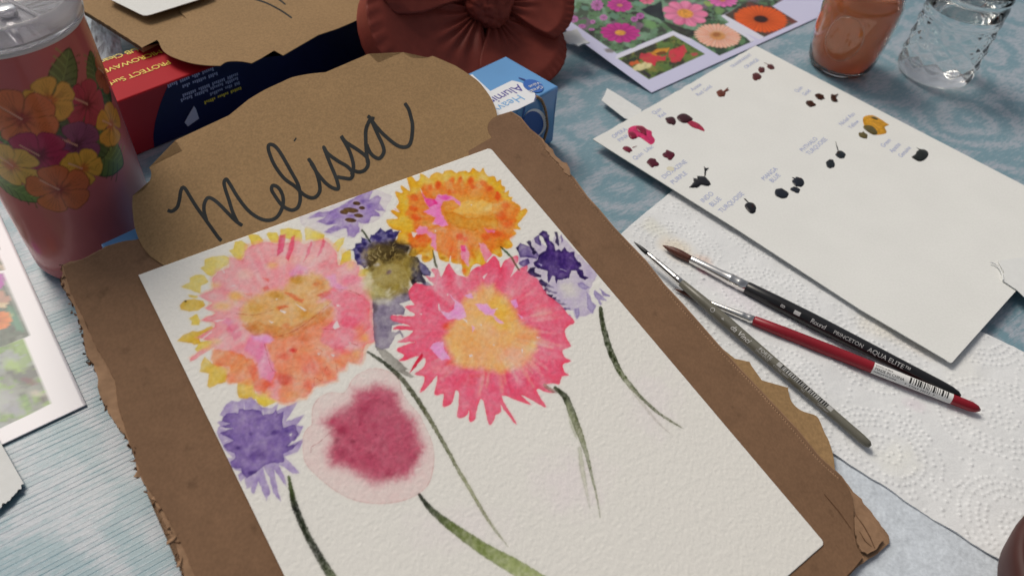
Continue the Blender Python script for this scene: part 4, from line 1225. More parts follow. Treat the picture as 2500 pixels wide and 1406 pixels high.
# pigment settles in the tooth of the paper
tooth = fbm(uu * Wm * np.ones_like(vv), vv * Hm * np.ones_like(uu), 0.0014, 7, 3)
base_l = alb((223, 218, 207)).mean()
dens = np.clip(1 - cv.C.mean(-1) / base_l, 0, 1)
cv.C *= (1 - 0.28 * dens * (0.52 - tooth) * 2)[..., None]
Pp = Pp + NB * ((tooth - 0.5) * 0.00024 + 0.0002)[..., None]
pnt = sheet("flower_painting", Pp, 0.0005, M["paint_paper"], None, np.clip(cv.C, 0.004, 0.9), NB, flip=True)
tag(pnt, "watercolor painting of pink, orange and violet flowers on white textured paper", "painting")
# ------------------------------------------------------------------ paper towels
TW = empty("paper_towel", T(2100, 900, 0.0), "white embossed paper towel with raised dots under the brushes", "paper towel",
           "paper towels")
q1, q2, q3, q4 = T(1642, 462, .004), T(2700, 950, .004), T(2452, 1372, .004), T(1380, 690, .004)
Pt, tu, tv = quad_patch(q1, q2, q3, q4, 640, 480)
Lu = (np.linalg.norm(q2 - q1) + np.linalg.norm(q3 - q4)) / 2
Lv = (np.linalg.norm(q4 - q1) + np.linalg.norm(q3 - q2)) / 2
mu, mv = tu * Lu * np.ones_like(tv), tv * Lv * np.ones_like(tu)
hz = 0.0034 * (fbm(mu, mv, 0.05, 21, 3) - 0.5) + 0.0005 * (fbm(mu, mv, 0.006, 22, 3) - 0.5)
rng = np.random.default_rng(3)
dots = []
pit = 0.062
for i in range(-1, 9):
    for j in range(-1, 8):
        for m_ in range(44):                   # filling between the medallions
            fx_, fy_ = rng.uniform(-.5, .5) * pit * 1.15, rng.uniform(-.5, .5) * pit
            if math.hypot(fx_, fy_) > 0.0335:
                dots.append(((i + 0.5 * (j % 2)) * pit * 1.15 + fx_, j * pit + fy_))
        cx, cy = (i + 0.5 * (j % 2)) * pit * 1.15, j * pit
        for k, r in enumerate((0.0, 0.0045, 0.009, 0.0133, 0.0176, 0.0219, 0.0262, 0.0305)):
            if k == 3:
                continue
            nd = max(1, int(2 * math.pi * r / 0.0034))
            a0 = rng.random() * 6
            for m_ in range(nd):
                a = a0 + 2 * math.pi * m_ / nd
                dots.append((cx + r * math.cos(a), cy + r * math.sin(a) * 0.95))
        for m_ in range(14):                   # short rows between the medallions
            t = m_ / 13
            dots.append((cx + 0.036 + 0.004 * math.sin(t * 6), cy - 0.030 + 0.06 * t))
du, dv = Lu / 639, Lv / 479
sig = 0.00070
for x, y in dots:
    if rng.random() < 0.10:
        continue
    x += rng.normal() * 0.00025 + 0.005 * (vnoise(x * 30 + 9, y * 30 + 9, 4) - 0.5)
    y += rng.normal() * 0.00025 + 0.006 * (vnoise(x * 30 + 50, y * 30 + 70, 6) - 0.5)
    iu, iv = int(x / du), int(y / dv)
    w = 5
    if iu < w or iv < w or iu > 639 - w or iv > 479 - w:
        continue
    sl = (slice(iv - w, iv + w + 1), slice(iu - w, iu + w + 1))
    d2 = (mu[sl] - x) ** 2 + (mv[sl] - y) ** 2
    hz[sl] += 0.00044 * rng.uniform(0.55, 1.1) * np.exp(-(d2 / (2 * sig * sig)) ** 1.3)
edge_d = np.minimum(np.minimum(mu, Lu - mu), np.minimum(mv, Lv - mv))
Pt = Pt + np.array([0, 0, 1.0]) * hz[..., None]
Pt[..., :2] += ((fbm(mu, mv, 0.012, 31, 3) - 0.5) * 0.0016 * np.exp(-edge_d / 0.003))[..., None]
Xt, Yt = proj(Pt)
ct = Canvas(Xt, Yt, alb((214, 212, 206)))
for (x, y, r1, r2, c, a) in [(1655, 610, 70, 38, (216, 196, 160), .5), (1715, 640, 40, 22, (214, 176, 150), .5), (1715, 662, 26, 9, (206, 120, 130), .7),
                             (1745, 672, 22, 6, (196, 84, 104), .6), (1800, 720, 120, 50, (212, 200, 202), .4), (2150, 800, 90, 40, (216, 204, 178), .35),
                             (2250, 850, 100, 30, (216, 200, 176), .35), (2190, 1120, 90, 60, (216, 212, 196), .4), (1600, 560, 60, 30, (212, 206, 180), .4),
                             (2230, 985, 50, 20, (206, 190, 192), .4), (2350, 900, 90, 60, (216, 212, 200), .4)]:
    ct.blob(x, y, r1, r2, c, a, 0.45, 0.9, 0.4, 30, seed=int(x) % 40)
M["towel"] = pmat("paper_towel", rough=0.95, attr=True, spec=0.1, noise=[(60, 0.03), (900, 0.04)], bump=[(1100, 0.45, 0.0003)])
sheet("towel_sheet", Pt, 0.0008, M["towel"], TW, ct.C, flip=True)

T2 = empty("paper_towel", T(2200, 1330, 0.0), "grey white smooth paper towel layer showing below the embossed towel", "paper towel",
           "paper towels")
Pl, lu, lv = quad_patch(T(1900, 1010, .002), T(2520, 1420, .002), T(2600, 1640, .002), T(1880, 1640, .002), 90, 90)
Pl = Pl + np.array([0, 0, 1.0]) * (0.0012 * (fbm(lu * 9 * np.ones_like(lv), lv * 9 * np.ones_like(lu), 2.0, 5, 3) - 0.5))[..., None]
sheet("towel_layer", Pl, 0.0006, M["towel_low"], T2, flip=True)

# crumpled towel behind the tumbler
a, b, c, d = T(225, 40, .02), T(290, 75, .02), T(300, 135, .012), T(215, 150, .012)
Pk, ku, kv = quad_patch(a, b, c, d, 60, 60)
Pk = Pk + UZ * (0.008 * (fbm(ku * 6 * np.ones_like(kv), kv * 6 * np.ones_like(ku), 2.2, 9, 4) - 0.4))[..., None]
tag(sheet("paper_towel", Pk, 0.001, M["towel_low"], flip=True), "crumpled grey towel scrap between the tumbler and the red box", "paper towel", "paper towels")

# ------------------------------------------------------------------ kraft sign lying under the board, right side
s2 = np.concatenate([zz("1700,800 1794,875 1830,883 1835,893 1860,928"), crom(zz("1924,946 1925,956 1934,982 1957,1002 1993,1015 2006,1038"), 4),
                     crom(zz("2014,1058 2024,1077 2034,1110 2038,1141"), 3), zz("2042,1175 2000,1180 1640,800")])
tag(prism("name_sign", T(s2[:, 0], s2[:, 1], 0.0068), UZ, 0.0005, M["kraft"]),
    "scalloped kraft paper sign mostly hidden below the right edge of the brown board", "sign", "kraft paper name signs")

# ------------------------------------------------------------------ palette sheet with drops of paint
def PL(px, py, off=0.0):
    return T(px, py, 0.0085 + off)


pa, pb, pc, pd = PL(1447, 340), PL(1845, 112), PL(2644, 527), PL(2322, 884)
Pq, qu, qv = quad_patch(pa, pb, pc, pd, 60, 90)
k = np.clip(1 - np.hypot((1 - qv) * 0.27, qu * 0.2) / 0.012, 0, 1)
pal = empty("palette_paper", [pa[0], pa[1], 0.0], "white watercolor sheet used as a palette, dotted with dark paint drops", "paper")
# rounded corner nearest the brush ends
qc = np.linalg.norm
cut = zz("1447,340 1845,112 2644,527 2331,878")
arc = crom(zz("2331,877 2327,882 2322,885 2316,883 2308,877"), 3)
outl = np.concatenate([rag(zz("1447,340 1560,277 1700,196 1845,112"), 14, 0.5, 4, False), zz("2240,318 2644,527"), arc, zz("2100,755 1800,560")])
prism("sheet", PL(outl[:, 0], outl[:, 1]), UZ, 0.0006, M["paper"], pal)
EX = unit(PL(1845, 112) - PL(1447, 340))
EY = np.array([-EX[1], EX[0], 0])


def paint_mat(c):
    return pmat("wet_paint", alb(c, 0.7), 0.28, spec=0.35, noise=[(300, 0.25)])


def drop(P, c, h=0.0007, label=None, sm=True):
    P = np.asarray(P, float) if sm else rag(P, 2.2, 0.4, len(P))
    if sm:
        P = crom(P, 3, True)
    ctr = P.mean(0)
    V, f = [], []
    n = len(P)
    for kx, hh in ((1.0, 0.00008), (0.92, 0.45), (0.75, 0.75), (0.45, 0.95)):
        Q = ctr + (P - ctr) * kx
        V += list(PL(Q[:, 0], Q[:, 1], hh * h if hh < 1 and hh > 0.01 else hh))
    V.append(PL(ctr[0], ctr[1], h))
    for r in range(3):
        for i in range(n):
            f.append((r * n + i, r * n + (i + 1) % n, (r + 1) * n + (i + 1) % n, (r + 1) * n + i))
    for i in range(n):
        f.append((3 * n + i, 3 * n + (i + 1) % n, 4 * n))
    f = [t[::-1] for t in f]
    o = mesh_np("paint_drop", V, f, PM[c], pal)
    if label:
        o["label"] = label
    return o


PM = {}
pc_ = {"crim": (84, 26, 24), "rust": (104, 46, 26), "mar": (58, 12, 22), "rose": (206, 44, 98), "wine": (84, 8, 32), "dkrose": (130, 14, 48),
       "ink": (24, 24, 28), "brown": (56, 32, 24), "gold": (204, 144, 30), "olive": (92, 80, 40), "teal": (30, 36, 40), "navy": (26, 31, 40), "green": (28, 32, 28), "red": (166, 36, 66), "dkcrim": (112, 16, 42)}
for k_, v_ in pc_.items():
    PM[k_] = paint_mat(v_)


def ell(x, y, rx, ry, ang=0.4, n=14, j=0.09, seed=0):
    r = np.random.default_rng(int(x * 7 + y) + seed)
    t = np.linspace(0, 2 * np.pi, n, endpoint=False)
    m_ = 1 + r.normal(size=n) * j
    u, v = rx * np.cos(t) * m_, ry * np.sin(t) * m_
    return np.stack([x + u * math.cos(ang) - v * math.sin(ang), y + u * math.sin(ang) + v * math.cos(ang)], 1)


def q6(x, y):
    return 1400 + x * .256, 120 + y * .256


def q7(x, y):
    return 1800 + x * .256, 150 + y * .256


for (q, x, y, rx, ry, c, lb) in [(q6, 1880, 170, 38, 24, "crim", "dark red drop"), (q6, 1795, 200, 34, 28, "crim", "dark red drop"), (q6, 1745, 262, 43, 36, "crim", "dark red drop"),
                                 (q6, 1408, 425, 42, 34, "rust", "rust brown drop"), (q6, 932, 685, 52, 36, "mar", "maroon drop"), (q6, 515, 955, 46, 28, "dkcrim", "crimson drop"),
                                 (q6, 910, 1010, 56, 42, "wine", "wine red drop"), (q6, 755, 1085, 58, 42, "wine", "wine red drop"),
                                 (q7, 785, 338, 46, 29, "brown", "dark brown drop"), (q7, 700, 405, 48, 33, "brown", "dark brown drop"), (q7, 1200, 705, 42, 29, "olive", "olive drop"),
                                 (q7, 985, 890, 46, 36, "teal", "black drop"), (q7, 890, 980, 42, 42, "teal", "black drop"),
                                 (q7, 425, 1262, 70, 44, "navy", "blue black drop"), (q7, 585, 1155, 58, 46, "navy", "blue black drop"), (q7, 555, 1225, 45, 27, "navy", "blue black drop")]:
    cx, cy = q(x, y)
    drop(ell(cx, cy, rx * .256, ry * .256, 0.35), c, 0.0007, lb)
S6 = lambda s: zz(s, 1400, 120, .256)
S7 = lambda s: zz(s, 1800, 150, .256)
drop(S6("985,660 1010,625 1060,615 1110,640 1140,670 1110,690 1080,705 1030,700"), "mar", 0.001, "maroon drop")
drop(S6("1080,700 1110,680 1150,690 1200,715 1240,755 1248,785 1190,765 1130,745"), "red", 0.0005, "red smear")
drop(S6("525,760 560,738 600,730 660,735 700,765 745,785 750,825 776,860 768,895 735,912 690,882 620,838 570,862 535,845 520,800"), "rose", 0.0005, "bright pink splash")
drop(S6("590,745 640,735 690,760 700,830 670,815 620,790"), "dkrose", 0.0011)
drop(S6("525,800 560,785 600,810 605,845 570,858 535,845"), "dkrose", 0.0010)
drop(S6("1100,1320 1150,1268 1140,1228 1182,1238 1178,1208 1238,1212 1262,1222 1300,1265 1312,1292 1288,1306 1222,1290 1180,1322"), "ink", 0.001, "black splash", False)
drop(S6("1248,1220 1250,1165 1244,1118 1262,1135 1292,1132 1268,1152 1258,1215"), "ink", 0.0005, "black splash", False)
drop(S6("1420,410 1450,385 1478,366 1470,385 1490,392 1450,410 1440,430"), "rust", 0.0005, "rust brown drop", False)
drop(S6("1880,160 1850,150 1815,128 1850,143"), "crim", 0.0004, None, False)
drop(S6("560,938 610,922 565,945"), "dkcrim", 0.0003, None, False)
drop(S7("895,315 930,320 965,310 940,335 960,380 930,390 895,370"), "brown", 0.001, "dark brown drop")
drop(S7("1205,532 1290,515 1380,560 1425,592 1448,606 1405,628 1422,685 1310,702 1250,672 1205,600"), "gold", 0.0006, "golden yellow splash")
drop(S7("1200,630 1230,606 1290,615 1330,655 1340,692 1300,700 1240,668"), "olive", 0.0011)
drop(S7("1270,535 1310,528 1350,555 1320,560"), "olive", 0.0009)
drop(S7("1662,912 1700,885 1715,855 1770,838 1815,860 1820,900 1785,940 1735,955 1690,935"), "green", 0.001, "green black splash")
drop(S7("1705,822 1740,835 1780,845 1740,848"), "green", 0.0004, None, False)
drop(S7("935,760 968,850 955,852"), "teal", 0.0004, None, False)
drop(S7("520,1105 560,1112 600,1130 560,1140"), "navy", 0.0004, None, False)
drop(S7("70,1375 100,1345 150,1350 180,1390 170,1440 130,1450 95,1420"), "ink", 0.001, "black splash")
drop(S7("60,1305 85,1312 110,1345 90,1340"), "ink", 0.0004, None, False)
st = ell(*q6(925, 1140), 9.5, 5.5, 0.2)
prism("dried_stain", PL(st[:, 0], st[:, 1], 0.00012), UZ, 0.0001, pmat("beige_stain", alb((206, 198, 172)), 0.8), pal)
for (s, x, y) in [("TRANSPARENT", 1788, 167), ("ORANGE", 1822, 169), ("Aussie", 1691, 223), ("Red Gold", 1705, 236), ("Quin", 1597, 281), ("Red", 1612, 289),
                  ("OPERA", 1499, 339), ("PINK", 1514, 348), ("Quin  Lilac", 1550, 392), ("DIOXAZINE", 1622, 438), ("PURPLE", 1644, 451),
                  ("INDO", 1717, 496), ("BLUE", 1739, 506), ("TURQUOISE", 1762, 521), ("MANGA", 1866, 442), ("BLUE", 1886, 447), ("PHTHALO", 1960, 372), ("TURQUOISE", 1976, 380),
                  ("Quin", 1946, 227), ("Gold", 1965, 235), ("Nickel Azo", 2055, 308), ("Yellow", 2078, 316), ("Green", 2158, 361), ("Apatite", 2179, 374), ("Genuine", 2201, 386)]:
    text_flat("handwriting", s, 0.0058 if s != "TRANSPARENT" else 0.0052, PL(x, y), EX + 0.04 * EY, EY, M["pen"], pal, shear=0.15)

# ------------------------------------------------------------------ masking tape
def strip(px, z, label, hgt=0.0012, nu=14):
    a, b, c, d = [T(x, y, z) for x, y in px]
    P, u, v = quad_patch(a, b, c, d, nu, nu)
    P = P + UZ * (hgt * (fbm(u * 5 * np.ones_like(v), v * 5 * np.ones_like(u), 1.6, int(px[0][0]) % 30, 3) - 0.3))[..., None]
    o = sheet("tape_strip", P, 0.0003, M["tape"])
    o["label"] = label
    o["category"] = "tape"
    o["group"] = "masking tape strips"
    return o


tp = zz("1482,216 1500,226 1566,268 1560,300 1525,289 1490,262 1468,245 1476,232")
prs = np.concatenate([T(tp[:3, 0], tp[:3, 1], 0.004), T(tp[3:5, 0], tp[3:5, 1], 0.007), T(tp[5:, 0], tp[5:, 1], 0.004)])
tag(prism("tape_strip", T(tp[:, 0], tp[:, 1], 0.0055), UZ, 0.0004, M["tape"]), "short white tape strip sticking out from the palette sheet's left edge", "tape", "masking tape strips")
tl = np.concatenate([zz("-60,965 0,1078 58,1180"), rag(zz("58,1180 36,1205 0,1240 -80,1290"), 6, 1.5, 3, False)])
tag(prism("tape_strip", T(tl[:, 0], tl[:, 1], 0.0030), UZ, 0.0004, M["tape"]), "torn white tape at the left photo edge over a corner of the photo sheet", "tape", "masking tape strips")
tr = zz("2436,636 2452,664 2447,684 2481,706 2500,724 2560,770 2640,700 2560,620")
tag(prism("tape_strip", T(tr[:, 0], tr[:, 1], 0.0098), UZ, 0.0004, M["tape"]), "white tape strip over the palette sheet's right edge", "tape", "masking tape strips")
cur = crom(zz("2418,640 2432,646 2442,658 2448,672 2449,684"), 6)
tb = tube("tape_fold", T(cur[:, 0], cur[:, 1], 0.0102), 0.0005, M["tape"], None, 6)
tb.parent = [o for o in bpy.data.objects if o.get("label", "").startswith("white tape strip over")][0]
tk = rag(zz("1374,82 1395,76 1408,70 1418,84 1432,100 1440,104 1424,106 1412,112 1400,106 1384,104 1374,97"), 7, 1.5, 5)
tag(prism("tape_strip", T(tk[:, 0], tk[:, 1], 0.024), UZ, 0.0012, M["tape"]), "crumpled tape on the photo sheet beside the terracotta flower", "tape", "masking tape strips")

# ------------------------------------------------------------------ printed sheets of flower photographs
def greens(cv, P, seed, cols, sc=40):
    P = np.asarray(P, float)
    sl = cv.win(P[:, 0].min(), P[:, 0].max(), P[:, 1].min(), P[:, 1].max())
    if sl is None:
        return
    x, y = cv.X[sl], cv.Y[sl]
    m_ = sstep(1.0, -1.0, sdf(x, y, P))[..., None]
    C = np.ones(x.shape + (3,)) * alb(cols[0])
    for i, c in enumerate(cols[1:]):
        n = fbm(x, y * 1.3, sc * (0.5 + 0.35 * (i % 3)), seed + i * 3, 4)
        k = sstep(0.50, 0.62, n)[..., None]
        C = C * (1 - k) + alb(c) * k
    g = fbm(x, y, 9, seed + 50, 3)
    C = C * (0.75 + 0.5 * g)[..., None]
    cv.C[sl] = cv.C[sl] * (1 - m_) + C * m_


def daisy(cv, cx, cy, rx, ry, ang, n, c, c2, cc, rc=0.25, notch=0.25, seed=0, sharp=0.8, clip=None):
    sl = cv.win(cx - rx * 1.2, cx + rx * 1.2, cy - rx * 1.2, cy + rx * 1.2)
    if sl is None:
        return
    x, y = cv.X[sl], cv.Y[sl]
    ca, sa = math.cos(ang), math.sin(ang)
    u = ((x - cx) * ca + (y - cy) * sa) / rx
    v = (-(x - cx) * sa + (y - cy) * ca) / ry
    r = np.hypot(u, v)
    th = np.arctan2(v, u)
    k_ = np.abs(np.cos(th * n / 2 + seed)) ** 0.6
    R = (1 - notch) + notch * k_ + 0.06 * (vnoise(th * n / 3 + 50, r * 0, seed) - 0.5)
    m_ = sstep(R + 0.06, R - 0.06, r) * sharp
    st = vnoise(th * n * 1.3 + 90, r * 2, seed + 2)
    C = alb(c) * (1 - st[..., None]) + alb(c2) * st[..., None]
    C = C * (0.75 + 0.35 * k_ * sstep(0.1, 0.8, r))[..., None]
    k2 = sstep(rc * 1.25, rc * 0.8, r)[..., None]
    nn = fbm(x, y, 5, seed + 5, 2)[..., None]
    C = C * (1 - k2) + alb(cc) * (0.7 + 0.6 * nn) * k2
    if clip is not None:
        m_ = m_ * sstep(1, -1, sdf(x, y, np.asarray(clip, float)))
    cv.C[sl] = cv.C[sl] * (1 - m_[..., None]) + C * m_[..., None]


rA = T(1591, 227, 0.001)
rB = rA + unit(T(2005, 40, 0.001) - rA) * 0.32
rC = rA + unit(T(1421, 106, 0.0135) - rA) * 0.216
rD = rB + rC - rA
Pr, ru, rv = quad_patch(rA, rB, rD, rC, 420, 320)
Pr = Pr + UZ * (0.003 * np.sin(np.clip(rv * 3.0, 0, 3)) * np.ones_like(ru))[..., None] * 0.4
Xr, Yr = proj(Pr)
cr = Canvas(Xr, Yr, alb((204, 200, 219), 0.8))
R6 = lambda s: zz(s, 1360, 0, .264)
p1 = R6("-800,-900 50,150 555,500 1070,290 1240,360 1590,210 1520,150 1700,60 1990,60 2200,-60 2600,-1200")
greens(cr, p1, 3, [(72, 84, 66), (104, 134, 104), (52, 54, 44), (120, 96, 110), (90, 120, 82), (120, 150, 120)], 34)
cr.poly(R6("770,90 960,20 1000,200 900,160"), (38, 40, 46), 0.95, 2, 3)
cr.poly(R6("960,190 1110,240 1280,290 1210,340 1090,300"), (54, 46, 44), 0.9, 2, 3)
for (x, y, r1, r2, c) in [(150, 95, 60, 30, (112, 146, 122)), (260, 80, 50, 25, (104, 140, 118)), (760, 40, 70, 30, (112, 150, 122)), (530, 150, 60, 36, (104, 140, 112)), (860, 230, 90, 50, (116, 156, 96)),
                          (1500, 100, 60, 40, (120, 150, 92)), (700, 430, 50, 30, (110, 140, 96)), (80, 40, 60, 30, (150, 140, 112)), (480, 470, 60, 26, (120, 110, 100)), (1400, 40, 60, 30, (150, 170, 90))]:
    cr.blob(1360 + x * .264, y * .264, r1 * .264, r2 * .264, c, 0.85, 0.3, 0.5, 0.3, 8)
for (x, y, r1, r2) in [(150, 180, 50, 34), (370, 50, 60, 54), (430, 165, 38, 30), (330, 205, 26, 20), (770, 150, 40, 30), (715, 180, 36, 26), (230, 245, 36, 20), (320, 275, 30, 12)]:
    daisy(cr, 1360 + x * .264, y * .264, r1 * .264, r2 * .264, 0, 9, (176, 78, 152), (206, 120, 184), (140, 60, 110), 0.2, 0.2, int(x) % 9)
daisy(cr, 1360 + 585 * .264, 306 * .264, 188 * .264, 92 * .264, 0.05, 13, (196, 50, 134), (172, 40, 120), (214, 150, 60), 0.26, 0.14, 2, 0.98)
daisy(cr, 1360 + 580 * .264, 52 * .264, 120 * .264, 62 * .264, 0.1, 11, (200, 62, 146), (180, 50, 130), (200, 130, 100), 0.22, 0.16, 3, 0.95)
daisy(cr, 1360 + 1185 * .264, 128 * .264, 215 * .264, 118 * .264, 0.15, 9, (216, 104, 140), (232, 140, 168), (222, 150, 62), 0.34, 0.24, 1, 0.98)
daisy(cr, 1360 + 1530 * .264, 6 * .264, 140 * .264, 62 * .264, 0.1, 12, (206, 80, 150), (230, 120, 180), (200, 120, 80), 0.2, 0.25, 4, 0.95)
daisy(cr, 1360 + 830 * .264, 6 * .264, 70 * .264, 36 * .264, 0.1, 7, (220, 90, 120), (230, 120, 150), (180, 80, 90), 0.2, 0.25, 6, 0.9)
p4 = R6("1530,150 1905,350 2228,205 1990,60 1760,20")
greens(cr, p4, 9, [(70, 60, 50), (96, 84, 66), (110, 60, 50)], 30)
daisy(cr, 1360 + 1885 * .264, 180 * .264, 250 * .264, 122 * .264, 0.1, 34, (226, 98, 34), (206, 78, 26), (52, 24, 18), 0.26, 0.08, 2, 1.0, p4)
p3 = R6("1240,360 1500,517 1812,385 1570,235 1400,180")
greens(cr, p3, 12, [(66, 96, 66), (92, 124, 84), (54, 70, 52)], 30)
daisy(cr, 1360 + 1485 * .264, 335 * .264, 215 * .264, 110 * .264, 0.12, 30, (232, 152, 118), (236, 190, 168), (196, 112, 60), 0.32, 0.1, 5, 1.0)
cr.blob(1360 + 1490 * .264, 328 * .264, 110 * .264, 58 * .264, (230, 182, 110), 0.6, 0.1, 0.8, 0.2, 8)
cr.blob(1360 + 1480 * .264, 325 * .264, 60 * .264, 34 * .264, (150, 80, 40), 0.8, 0.1, 0.7, 0.2, 8)
cr.poly(R6("1500,140 1530,150 1905,350 1870,365 1590,220"), (216, 212, 228), 0.0)
for s in ["1515,150 1545,138 1915,345 1870,368 1580,235 1600,212", "1555,232 1600,212 1830,372 1790,392 1750,350", "535,545 555,510 1075,290 1130,320 1245,365 1225,380 1085,330 570,548"]:
    cr.poly(R6(s), (218, 214, 229), 1.0, 1.0, 0.3, 20, 0, 1, 0)
p2 = R6("562,545 1078,330 1370,503 850,737")
greens(cr, p2, 20, [(104, 118, 56), (66, 84, 40), (134, 128, 62), (60, 60, 44), (92, 116, 58)], 26)
for s, c in [("770,500 860,480 960,530 1010,520 1000,560 930,570 900,610 860,590 800,570 765,540", (206, 58, 70)), ("1030,520 1040,460 1130,440 1170,415 1200,480 1150,570 1100,585 1050,570", (208, 60, 72)),
             ("860,490 940,450 1040,440 1020,480 920,520", (214, 142, 44)), ("900,500 1000,470 1010,500 940,520", (110, 60, 34)), ("660,590 740,555 770,590 690,615", (216, 96, 48)),
             ("700,620 790,580 870,590 860,630 770,660 720,650", (222, 206, 150)), ("620,560 730,520 750,550 660,580", (46, 54, 44)), ("1240,500 1290,490 1300,515 1250,520", (190, 70, 80)), ("730,660 800,650 870,700 850,720", (52, 44, 48))]:
    cr.poly(R6(s), c, 0.9, 2, 4, 9, 0.1, 2, 0.3, 8, seed=len(s) % 30)
tag(sheet("photo_sheet", Pr, 0.0003, M["photo"], None, np.clip(cr.C, 0.004, .9)),
    "white sheet printed with photos of pink and orange flowers, beside the jars", "photo print", "printed photo sheets")

lA = T(211, 988, 0.0012)
lB = lA + unit(T(10, 1083, 0.0012) - lA) * 0.28
lC = lA + unit(T(0, 525, 0.0012) - lA) * 0.30
lD = lB + lC - lA
Pg, gu, gv_ = quad_patch(lA, lB, lD, lC, 160, 420)
Xl, Yl = proj(Pg)
cg = Canvas(Xl, Yl, alb((222, 216, 232), 0.86))
pz = zz("-400,500 -5,600 0,631 12,659 -400,760")
greens(cg, pz, 30, [(120, 116, 100), (176, 160, 140), (70, 70, 60), (190, 180, 170)], 26)
pz = zz("-400,760 4,667 70,820 59,825 -400,1000")
greens(cg, pz, 33, [(92, 100, 90), (70, 80, 74), (112, 118, 108), (80, 96, 84)], 30)
cg.poly(zz("14,752 24,740 40,765 58,800 62,812 40,806 22,782"), (84, 132, 108), 0.95, 1.2, 1.5, 8)
cg.stroke(zz("16,748 28,768 44,785"), [1.5, 2, 1], [(176, 184, 130)], 0.8)
daisy(cg, -6, 783, 24, 36, 1.4, 7, (226, 112, 44), (236, 140, 70), (190, 90, 40), 0.2, 0.12, 2)
cg.poly(zz("-40,700 10,712 26,728 18,742 -10,745"), (178, 134, 116), 0.95, 1.5, 3, 8, 0.2, 2, 0.4, 6)
cg.poly(zz("-40,660 5,668 14,690 0,708 -40,700"), (172, 76, 160), 0.95, 1.5, 3, 8, 0.2, 2, 0.3, 6)
cg.poly(zz("0,738 18,740 14,752 -4,750"), (206, 186, 150), 0.9)
pz = zz("-400,1000 59,825 125,985 -2,1047 -400,1240")
greens(cg, pz, 36, [(132, 136, 126), (112, 142, 84), (96, 100, 96), (150, 156, 150), (132, 158, 96)], 60)
for (x, y, r1, r2, c) in [(34, 892, 36, 22, (150, 178, 90)), (10, 980, 50, 40, (168, 168, 168)), (70, 930, 30, 10, (110, 60, 76)), (90, 960, 30, 12, (190, 180, 160)), (60, 880, 24, 30, (136, 156, 110)), (105, 975, 20, 14, (72, 66, 60)), (40, 1000, 40, 20, (150, 150, 156))]:
    cg.blob(x, y, r1, r2, c, 0.8, 0.3, 0.8, 0.4, 14)
tag(sheet("photo_sheet", Pg, 0.0003, M["photo"], None, np.clip(cg.C, 0.004, .9)),
    "white sheet printed with garden photos at the lower left beside the tumbler", "photo print", "printed photo sheets")
